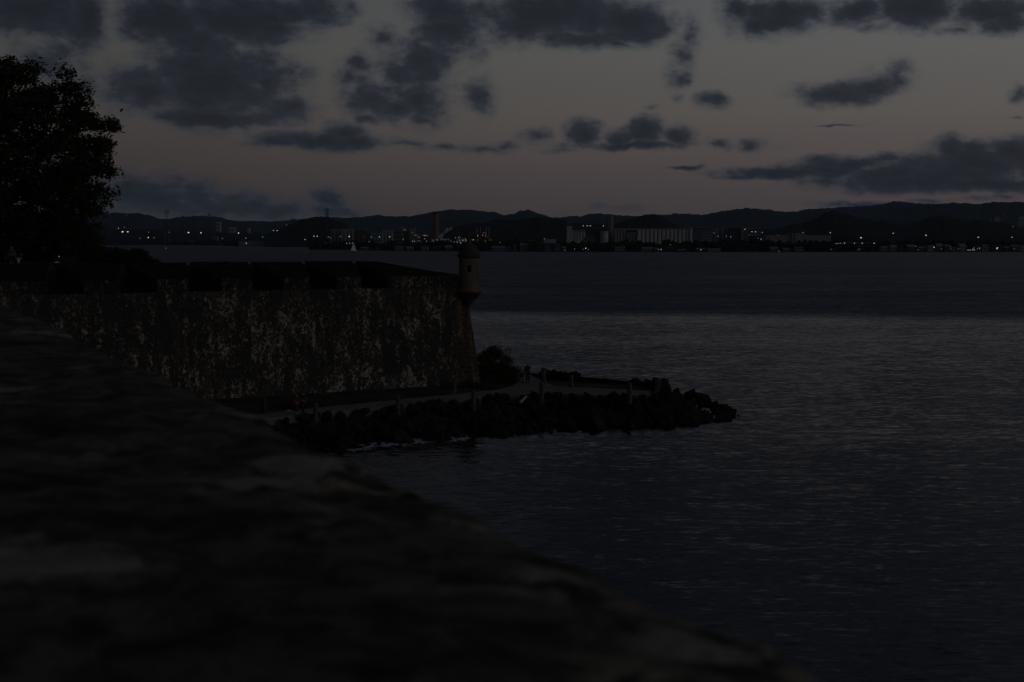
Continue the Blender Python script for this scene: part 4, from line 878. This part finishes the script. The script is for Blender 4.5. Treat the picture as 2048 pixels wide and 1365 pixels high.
for i, h_ in enumerate(HS):
    u0, u1, v0 = h_[:3]; cu = (u0 + u1) / 2
    z_ = 'on the shore left of the turret' if cu < 930 else 'on the shore between turret and silos' if cu < 1130 else 'on the shore below the silos' if cu < 1385 else 'on the shore between silos and terminal' if cu < 1640 else 'on the shore right of the terminal' if cu < 1920 else 'on the shore near the right edge'
    cnt[z_] = cnt.get(z_, 0) + 1; ords = ['first', 'second', 'third', 'fourth', 'fifth', 'sixth', 'seventh', 'eighth', 'ninth', 'tenth', 'eleventh', 'twelfth', 'thirteenth']
    wm_ = 'tealblock' if len(h_) > 3 else walls[(i * 5 + i // 3) % 6]; rm_ = roofs[(i * 3 + i // 4) % 5]; gab = i % 3 != 1
    cw = {'dim': 'grey', 'grey': 'light grey', 'brown': 'brown', 'darkgrey': 'dark', 'cream': 'cream', 'tealblock': 'teal'}[wm_]
    block(f'low {cw} {"gabled" if gab else "flat-roofed"} house, {ords[cnt[z_] - 1]} from left {z_}', 'house', u0, u1, v0, shoreY(cu) + 14 + (i * 37) % 42, wm_, 14, 1 if v0 > 488 else 2, max(2, int((u1 - u0) / 5)), 'gable' if gab else 'flat', name='house', rm=rm_, group='waterfront houses')
t_ = thing('waterfront_restaurant', 'brightly lit waterfront restaurant near the right edge', 'restaurant', base_at(1945, 2010)); o_ = t_.location
for u0, u1, v0, v1, m_, nm, dy_ in [(1929, 1962, 494, 506, 'dim', 'wall', 5), (1927, 1964, 492.4, 493.8, 'roofgrey', 'roof', 2), (1928, 1952, 502, 503, 'grey', 'terrace', -3)]:
    MB().box((u0 - CX) / F * 2010 - o_.x, (u1 - CX) / F * 2010 - o_.x, dy_, 18, ztop(v1, 2010) - 1, ztop(v0, 2010) - 1).build(nm, m_, t_)
for u, v, c, s_ in [(1946, 498, 'O', 2.1), (1948, 496, 'w', 1.6), (1955, 497.8, 'w', 1.6), (1959, 497.5, 'W', 1.5), (1959, 495.8, 'w', 1.6), (1931, 501, 'w', 2.1), (1936, 500.6, 'W', 1.6), (1938.5, 500.8, 'w', 1.8), (1941, 500.6, 'w', 1.8), (1944.5, 500.3, 'w', 1.9), (1948.5, 500.2, 'W', 1.9)]: lamp_part(t_, u, v, c, s_, 2004)

# ---- street and harbour lamps: pole and lit head each
LG = [('over the left port sheds', [(237, 457, 'W', 1.6), (245, 464, 'Y', 3.2, 1.5), (249, 455, 'w', 1.6), (255.5, 464, 'Y', 2.7, 1.4), (280, 477, 'w', 1.6), (296.5, 475.5, 'Y', 2.7), (297.3, 465, 'y', 1.7), (308, 476, 'w', 1.8), (338, 465, 'w', 1.7), (253, 431.5, 'w', 1.2)], 5450),
 ('around the port cranes', [(377, 465.5, 'Y', 3.0, 1.3), (402, 466, 'Y', 2.4, 1.3), (437, 489, 'W', 2.4), (445, 477.5, 'o', 2.4), (477, 466.5, 'Y', 2.6)], 5200),
 ('along the pale wharf shed', [(492.5, 487, 'W', 2.2), (534.5, 487, 'W', 2.6), (555.5, 487, 'W', 2.6), (576, 487.3, 'W', 2.4), (597, 487.6, 'w', 2.2)], 4045),
 ('on the rise behind the wharf shed', [(492, 477, 'w', 2.2), (525.5, 474.5, 'w', 1.8), (547, 461.5, 'w', 2.2, 1.5), (554.5, 461.5, 'W', 2.0), (550.5, 479.5, 'w', 1.8), (573, 450, 'w', 1.4), (592, 467.5, 'Y', 2.4)], 4150),
 ('at the foot of the near hill', [(610, 479.5, 'w', 1.8, 2.2), (628, 473, 'W', 1.9, 1.3), (634.5, 473, 'W', 2.0), (656.5, 474.5, 'W', 1.8), (661, 476, 'w', 1.8)], 3150),
 ('in front of the apartment slabs', [(681, 473.5, 'w', 2.0), (698.5, 473.5, 'W', 2.8), (727, 474, 'w', 1.3), (742.5, 474, 'w', 2.0), (759, 474, 'W', 2.1), (779.5, 474, 'W', 2.1), (806.5, 479, 'w', 2.0)], 2780),
 ('near the sailboat on the shore', [(693.5, 487, 'w', 2.0), (699.5, 487, 'w', 2.0), (705, 486.3, 'w', 2.0), (739, 484.5, 'W', 2.9), (752.5, 486.6, 'w', 1.3), (780.5, 487, 'w', 1.4), (794, 486, 'w', 2.0), (830, 491, 'W', 1.9)], 2520),
 ('right of the turret dome', [(944.5, 480.3, 'w', 1.4), (947, 479.7, 'W', 1.8), (1000, 486, 'W', 1.8), (1032, 482, 'W', 2.4, 1.4), (1035, 486, 'w', 1.6), (1089, 478, 'w', 2.0)], 2350),
 ('above the short silo bank', [(1166.5, 452, 'W', 1.6), (1174, 452, 'W', 1.7), (1177.4, 452, 'w', 1.3), (1181, 452, 'W', 1.8), (1207, 452, 'W', 1.8), (1258, 458, 'W', 1.5), (1270, 455, 'w', 1.1)], 2640),
 ('on the waterfront below the silos', [(1130, 501, 'w', 1.6), (1149, 498.5, 'w', 1.7), (1166, 499, 'w', 1.4), (1171.5, 497, 'W', 2.5), (1177, 499, 'w', 1.4), (1316.5, 499.5, 'w', 1.6), (1322.5, 499.5, 'W', 1.8), (1341, 490, 'w', 1.3), (1402, 500, 'W', 1.6)], 1985),
 ('around the office blocks', [(1422.5, 470, 'W', 1.9), (1424.5, 465, 'W', 2.0), (1428, 466.3, 'w', 1.7), (1436, 473, 'w', 2.0), (1452.5, 473, 'w', 1.7), (1461.5, 474, 'w', 2.1), (1490, 459, 'W', 1.8), (1499, 470, 'y', 1.5), (1504, 464, 'W', 1.7), (1511, 464, 'W', 2.0)], 2750),
 ('left of the warehouse', [(1516, 477, 'w', 1.5), (1522, 479, 't', 2.4), (1524.5, 465.5, 'w', 2.2), (1525, 485.5, 'W', 1.8), (1558, 503.2, 'w', 1.9, 1.8)], 1960 + 300),
 ('above the warehouse roof', [(1556, 471, 'w', 1.2), (1606, 465.5, 'w', 2.0), (1660.5, 466, 'W', 1.9, 1.3)], 2860),
 ('on the hillside above the terminal', [(1722, 476, 'W', 2.4, 1.7), (1786.5, 467, 'W', 1.8, 1.3), (1852, 471, 'W', 1.9, 1.9)], 2450),
 ('among the houses right of the terminal', [(1791.5, 493, 'O', 2.0), (1831.5, 493, 'o', 2.0), (1836, 500, 'w', 1.5), (1868, 495, 'W', 1.8, 1.8), (1883, 498, 'w', 1.3), (1901, 493.5, 'w', 1.3), (1901.5, 498, 'w', 1.3), (1917, 498, 'w', 1.4), (1927.5, 493.3, 'O', 2.4)], 1985),
 ('towards the right edge', [(1956.5, 475, 'W', 1.9, 2.0), (1994.8, 496, 'W', 2.5, 1.2), (1993.8, 498, 'Y', 2.0, 1.3), (2024, 475, 'W', 1.9), (2028, 498, 'w', 1.3), (2026, 453.5, 'w', 1.4)], 2003)]
ords = ['first', 'second', 'third', 'fourth', 'fifth', 'sixth', 'seventh', 'eighth', 'ninth', 'tenth', 'eleventh']
cn = {'W': 'bright white', 'w': 'faint white', 'Y': 'bright yellow', 'y': 'faint yellow', 'O': 'orange', 'o': 'faint orange', 't': 'faint teal'}
for ph, ls, Y_ in LG:
    ls = sorted(ls, key=lambda q: q[0])
    for i, l_ in enumerate(ls):
        u, v, c_, s_ = l_[:4]; wd = l_[4] if len(l_) > 4 else 1.
        Yk = Y_ if v > 470 or Y_ > 3500 else Y_ + 350
        if v > 494: Yk = min(Yk, shoreY(u) + 6)
        gz = 1.0
        if v < 456 and Yk < 5000: Yk = 3650
        if v < 456 and Y_ > 3000: Yk = 6900
        q = P(u, v, Yk)
        t_ = thing('street_lamp', f'{cn[c_]} lamp {ords[i]} from left {ph}', 'lamp', (q.x, q.y, gz), 0, 'lit lamps on the far shore')
        r_ = s_ * .5 * Yk / F * (.88 if c_.islower() else .70)
        MB().tube([(0, 0, -.5), (0, 0, q.z - gz - r_ * .6)], [.28, .18], 6).build('pole', 'steel', t_)
        link_mesh('lamp_head', lamp_mesh(LM[c_]), t_, (0, 0, q.z - gz), (0, 0, 0), (r_ * wd, r_, r_))
# lamps on the lawn
for lab, u, v, c_, s_, Y_ in [('small white lamp at the left edge of the lawn', 8, 516, 'w', 2.6, 168), ('bright white lamp beside the standing person on the lawn', 13, 514.5, 'W', 3.4, 160), ('white lamp under the big tree, left of the pair', 94, 514, 'W', 2.4, 165), ('faint lamp under the big tree, right of the pair', 117.5, 514, 'w', 2.6, 165), ('faint lamp at the right foot of the big tree', 162, 497, 'w', 1.5, 172)]:
    q = P(u, v, Y_); t_ = thing('garden_lamp', lab, 'lamp', (q.x, q.y, 12.7), 0, 'lamps under the big tree'); r_ = s_ * .5 * Y_ / F
    MB().tube([(0, 0, -.3), (0, 0, q.z - 12.7 - r_ * .5)], .03, 6).build('post', 'steel', t_)
    link_mesh('lamp_head', lamp_mesh(LM[c_]), t_, (0, 0, q.z - 12.7), (0, 0, 0), (r_, r_, r_))

# ================================================================ BOATS
q = G(707, 505.3, 0); t_ = thing('sailboat', 'small sailboat with pale sails crossing the bay', 'sailboat', (q.x, q.y, 0), R(35)); s_ = q.y / F
hb = MB(); secs = [(-4.6, .2, 1.1), (-2.5, 1.2, 1.0), (0, 1.55, .95), (2.5, 1.1, 1.05), (4.8, .08, 1.35)]
for x_, w_, h_ in secs: hb.v += [(x_, -w_, h_), (x_, -w_ * .7, .1), (x_, 0, -.5), (x_, w_ * .7, .1), (x_, w_, h_)]
hb.f = [(i * 5 + k_, i * 5 + k_ + 1, i * 5 + 5 + k_ + 1, i * 5 + 5 + k_) for i in range(4) for k_ in range(4)] + [(i * 5, i * 5 + 5, i * 5 + 9, i * 5 + 4) for i in range(4)]
hb.build('hull', 'hull', t_); MB().tube([(.6, 0, .5), (.6, 0, 14)], [.14, .08], 6).build('mast', 'pale', t_)
def sail(a, b_, c_, nm, bel):
    def fn(u, w):
        q = Vector(a).lerp(Vector(b_), u).lerp(Vector(c_), w); q.y += bel * math.sin(math.pi * u) * (1 - w) * 2; return q
    g = grid_mesh(fn, 5, 8); o_ = g.build(nm, 'sail', t_, smooth=True); md = o_.modifiers.new('thick', 'SOLIDIFY'); md.thickness = .04
sail((.4, 0, 1.8), (-4.2, 0, 1.9), (.55, 0, 13.6), 'mainsail', .5); sail((.8, 0, 1.6), (4.6, 0, 1.5), (.75, 0, 12.2), 'jib', .4)
q = G(332, 500.5, 0); t_ = thing('channel_buoy', 'red lit channel buoy floating in the left of the bay', 'buoy', (q.x, q.y, 0))
MB().lathe([(.6, -.6), (1.2, -.2), (1.2, .5), (.9, .7)], n=16).build('float', 'steel', t_, smooth=True)
mb = MB()
for k_ in range(4): mb.tube([(.8 * math.cos(k_ * 1.57), .8 * math.sin(k_ * 1.57), .5), (.25 * math.cos(k_ * 1.57), .25 * math.sin(k_ * 1.57), 2.6)], .07, 5)
mb.build('cage', 'steel', t_); LM['r'] = 'lamp_red'; link_mesh('lamp', lamp_mesh('lamp_red'), t_, (0, 0, 3.0), (0, 0, 0), (1.1, 1.1, 1.1))

# ================================================================ PEOPLE
def skinned(name, verts, edges, m, parent, sub=2):
    me = bpy.data.meshes.new('tmp'); names = list(verts); me.from_pydata([verts[k_][0] for k_ in names], [(names.index(a), names.index(b_)) for a, b_ in edges], [])
    o_ = bpy.data.objects.new('tmp', me); C.objects.link(o_); md = o_.modifiers.new('skin', 'SKIN'); md.use_smooth_shade = True
    if not me.skin_vertices: 
        bm = bmesh.new(); bm.from_mesh(me); bm.verts.layers.skin.verify(); bm.to_mesh(me); bm.free()
    for i, k_ in enumerate(names):
        r_ = verts[k_][1]; me.skin_vertices[0].data[i].radius = r_ if hasattr(r_, '__len__') else (r_, r_); me.skin_vertices[0].data[i].use_root = (i == 0)
    o_.modifiers.new('sub', 'SUBSURF').levels = sub; o_.modifiers['sub'].render_levels = sub
    dg = bpy.context.evaluated_depsgraph_get(); nm = bpy.data.meshes.new_from_object(o_.evaluated_get(dg)); bpy.data.objects.remove(o_); nm.name = name; nm.materials.clear(); nm.materials.append(MATS[m])
    return link_mesh(name, nm, parent)
def person(label, loc, rz, H, top, bottom, long_legs=False, step=.16, bend=0., arm=.1, cap=None, skirt=False):
    t_ = thing('person', label, 'person', loc, rz); k_ = H / 1.72
    def B(x, y, z):                                         # bend forward at the hips
        if bend and z > .95:
            dz = z - .95; y, z = y * math.cos(bend) + dz * math.sin(bend), .95 + dz * math.cos(bend) - y * math.sin(bend)
        return Vector((x, y, z)) * k_
    J = {'pelvis': (B(0, 0, .96), (.15 * k_, .10 * k_)), 'spine': (B(0, 0, 1.16), (.13 * k_, .095 * k_)), 'chest': (B(0, 0, 1.36), (.155 * k_, .10 * k_)), 'neck': (B(0, .01, 1.49), .05 * k_), 'skull': (B(0, .02, 1.58), (.07 * k_, .085 * k_)), 'crown': (B(0, .01, 1.66), (.06 * k_, .07 * k_)), 'nose': (B(0, .11, 1.59), .014 * k_)}
    Ed = [('pelvis', 'spine'), ('spine', 'chest'), ('chest', 'neck'), ('neck', 'skull'), ('skull', 'crown'), ('skull', 'nose')]
    for s_, sg in (('l', -1), ('r', 1)):
        st = step * sg; a_ = -arm * sg
        J['sh' + s_] = (B(.17 * sg, 0, 1.42), .055 * k_); J['el' + s_] = (B(.235 * sg, -.03 + a_ * .5, 1.14), .042 * k_); J['wr' + s_] = (B(.245 * sg, .06 + a_, .90), .028 * k_); J['pa' + s_] = (B(.245 * sg, .09 + a_, .83), (.030 * k_, .018 * k_))
        Ed += [('chest', 'sh' + s_), ('sh' + s_, 'el' + s_), ('el' + s_, 'wr' + s_), ('wr' + s_, 'pa' + s_)]
        for f_ in range(4):
            J[f'f{f_}{s_}'] = (B((.245 + .004 * f_) * sg, .055 + a_ + .024 * f_, .745 - .008 * (f_ in (1, 2))), .009 * k_); Ed.append(('pa' + s_, f'f{f_}{s_}'))
        J['th' + s_] = (B(.215 * sg, .14 + a_, .80), .010 * k_); Ed.append(('pa' + s_, 'th' + s_))
        J['hip' + s_] = (B(.095 * sg, 0, .90), .085 * k_); J['kn' + s_] = (B(.10 * sg, .04 + st * .55, .50), .056 * k_); J['an' + s_] = (B(.10 * sg, st - .02, .09), .036 * k_); J['toe' + s_] = (B(.11 * sg, st + .15, .03), (.04 * k_, .025 * k_))
        Ed += [('pelvis', 'hip' + s_), ('hip' + s_, 'kn' + s_), ('kn' + s_, 'an' + s_), ('an' + s_, 'toe' + s_)]
    skinned('body', J, Ed, 'skin', t_)
    g_ = lambda ks, e: {q: (J[q][0], tuple(x + e for x in (J[q][1] if hasattr(J[q][1], '__len__') else (J[q][1],) * 2))) for q in ks}
    tv = g_(['chest', 'spine', 'pelvis', 'shl', 'shr'], .022 * k_); tv['sl'] = (J['shl'][0].lerp(J['ell'][0], .7), (.066 * k_,) * 2); tv['sr'] = (J['shr'][0].lerp(J['elr'][0], .7), (.066 * k_,) * 2)
    skinned('shirt', tv, [('chest', 'spine'), ('spine', 'pelvis'), ('chest', 'shl'), ('chest', 'shr'), ('shl', 'sl'), ('shr', 'sr')], top, t_)
    bv = g_(['pelvis', 'hipl', 'hipr', 'knl', 'knr'], .020 * k_); be = [('pelvis', 'hipl'), ('pelvis', 'hipr'), ('hipl', 'knl'), ('hipr', 'knr')]
    if long_legs:
        bv.update(g_(['anl', 'anr'], .028 * k_)); be += [('knl', 'anl'), ('knr', 'anr')]
    if skirt:
        bv = {'pelvis': (J['pelvis'][0], (.17 * k_, .13 * k_)), 'mid': (B(0, .02, .6), (.20 * k_, .17 * k_)), 'hem': (B(0, .02, .22), (.23 * k_, .2 * k_))}; be = [('pelvis', 'mid'), ('mid', 'hem')]
    skinned('skirt' if skirt else 'trousers' if long_legs else 'shorts', bv, be, bottom, t_)
    hv = {'a': (J['crown'][0] + Vector((0, -.02, .0)) * k_, (.082 * k_, .092 * k_)), 'b': (J['skull'][0] + Vector((0, -.055, .01)) * k_, (.078 * k_, .06 * k_))}
    skinned('cap' if cap else 'hair', hv, [('a', 'b')], cap or 'hair', t_)
    for s_ in 'lr':
        a_, c_ = J['an' + s_][0], J['toe' + s_][0]; skinned('shoe', {'a': (Vector((a_.x, a_.y - .03 * k_, .05 * k_)), (.05 * k_, .05 * k_)), 'b': (Vector((c_.x, c_.y, .04 * k_)), (.052 * k_, .038 * k_))}, [('a', 'b')], 'shorts_dark', t_, 1)
    return t_
q = G(1043.5, 766, PZ + .30); person('walker in a pale top and shorts, left of the pair at the bend', q, R(8), 1.62, 'shirt_pale', 'shorts_dark')
q = G(1055.5, 766, PZ + .30); person('walker dressed all in black, right of the pair at the bend', q, R(-6), 1.76, 'shirt_black', 'shorts_dark', True, -.16, arm=.2)
q = G(594, 831, PZ + .30); person('person in dark red on the promenade under the wall', q, R(70), 1.62, 'cloth_red', 'cloth_red', False, .05, skirt=True)
q = G(607, 830, PZ + .30); person('person in black beside the one in red under the wall', q, R(60), 1.72, 'shirt_black', 'shorts_dark', True, .18)
q = P(21, 537, 111.5); LZ = 12.72
person('person in navy top and pale cap standing on the lawn', (q.x, 111.8, LZ), R(-150), 1.72, 'cloth_navy', 'shorts_dark', False, .04, .12, cap='cap_white')
q = P(36, 537, 111.5); person('person in a white shirt bending forward beside the standing one', (q.x, 111.6, LZ), R(-120), 1.45, 'cloth_navy', 'shirt_white', False, .05, 1.0, cap='hair')

# ================================================================ FOREGROUND PARAPET
EX0, EX1 = Vector((1.305, 0, 0)), Vector((1.305 - .455 * 30, 30, 0)); ED = (EX1 - EX0).normalized(); EN = Vector((-ED.y, ED.x, 0))   # EN points inland (left)
if EN.x > 0: EN = -EN
PT = CAMZ - .585
def fgfn(a, b_):
    l = -2.5 + 36 * a ** 1.7
    w = b_
    if w < .22:                                        # outer face, then rounded arris
        t = w / .22; q = .04 * (1 - t) ** 2; z = PT - .018 - 3.5 * (1 - t) ** 2.2
        off = q
    else:
        t = (w - .22) / .78; off = 5.2 * t ** 1.3; z = PT - .018 * math.exp(-off / .10)
    pt = EX0 + ED * l + EN * off
    nx = fbm((pt.x * 1.3, pt.y * 1.3, .4), 4) * .030 + fbm((pt.x * 5, pt.y * 5, 2.4), 3) * .020
    wob = fbm((l * .9, 0, 5.5), 3) * .022 + fbm((l * 3.5, 0, 8.5), 2) * .014
    pt = pt + EN * (wob * max(0, 1 - off / 1.5))
    pt.z = z + nx * (1 if w > .1 else .3); return pt
fm = mat('weathered_cement', (.05, .048, .045), 1., .05); N = NT(fm.node_tree); b = N.n['Principled BSDF']; p = N.new('ShaderNodeNewGeometry').outputs['Position']
lg = N.noise(p, 1.6, 5, .6, .5); md_ = N.noise(p, 6.5, 6, .68, .4); fn_ = N.noise(p, 26., 4, .6)
base = N.mix(N.sstep(md_, .36, .62), (.022, .0175, .0145, 1), (.074, .061, .051, 1))
base = N.mix(N.m('MULTIPLY', N.sstep(lg, .52, .66), N.sstep(md_, .40, .56)), base, (.17, .138, .118, 1))
base = N.mix(N.m('MULTIPLY', N.sstep(N.noise(N.new('ShaderNodeMapping', {0: p, 1: (7, 3, 0)}).outputs[0], 2.1, 4), .60, .70), N.sstep(md_, .45, .6)), base, (.17, .148, .092, 1))
base = N.mix(N.sstep(lg, .42, .30), base, (.012, .011, .011, 1))
N.l.new(base, b.inputs['Base Color'])
N.l.new(N.new('ShaderNodeBump', {'Height': N.m('ADD', md_, N.m('MULTIPLY', fn_, .4)), 'Strength': .9, 'Distance': .03}).outputs[0], b.inputs['Normal'])
pw = thing('stone_parapet', 'dark weathered stone parapet sloping across the foreground, out of focus', 'parapet')
grid_mesh(fgfn, 260, 150).build('coping', 'weathered_cement', pw, smooth=True)
q0, q1 = EX0 + ED * -2.5 + EN * .05, EX0 + ED * 33.5 + EN * .05
MB().add([z3(q0, PT - 3.4), z3(q1, PT - 3.4), z3(q1 - EN * .05, -1), z3(q0 - EN * .05, -1)], [(0, 1, 2, 3)]).build('scarp_wall', 'plaster', pw)

# ================================================================ HAZE
hz = MB().box(-15000, 15000, -300, 15600, -3, 620); ho = hz.build('haze', 'dark_void', kind='stuff'); tag(ho, 'thin dusk haze over the bay and the hills', 'haze')
hm = bpy.data.materials.new('haze_air'); hm.use_nodes = True; N = NT(hm.node_tree); N.n.clear()
pv = N.new('ShaderNodeVolumePrincipled', {'Color': (.55, .74, 1., 1), 'Density': 1.25e-5, 'Anisotropy': 0.0}); N.l.new(pv.outputs[0], N.new('ShaderNodeOutputMaterial').inputs[1])
ho.data.materials.clear(); ho.data.materials.append(hm)
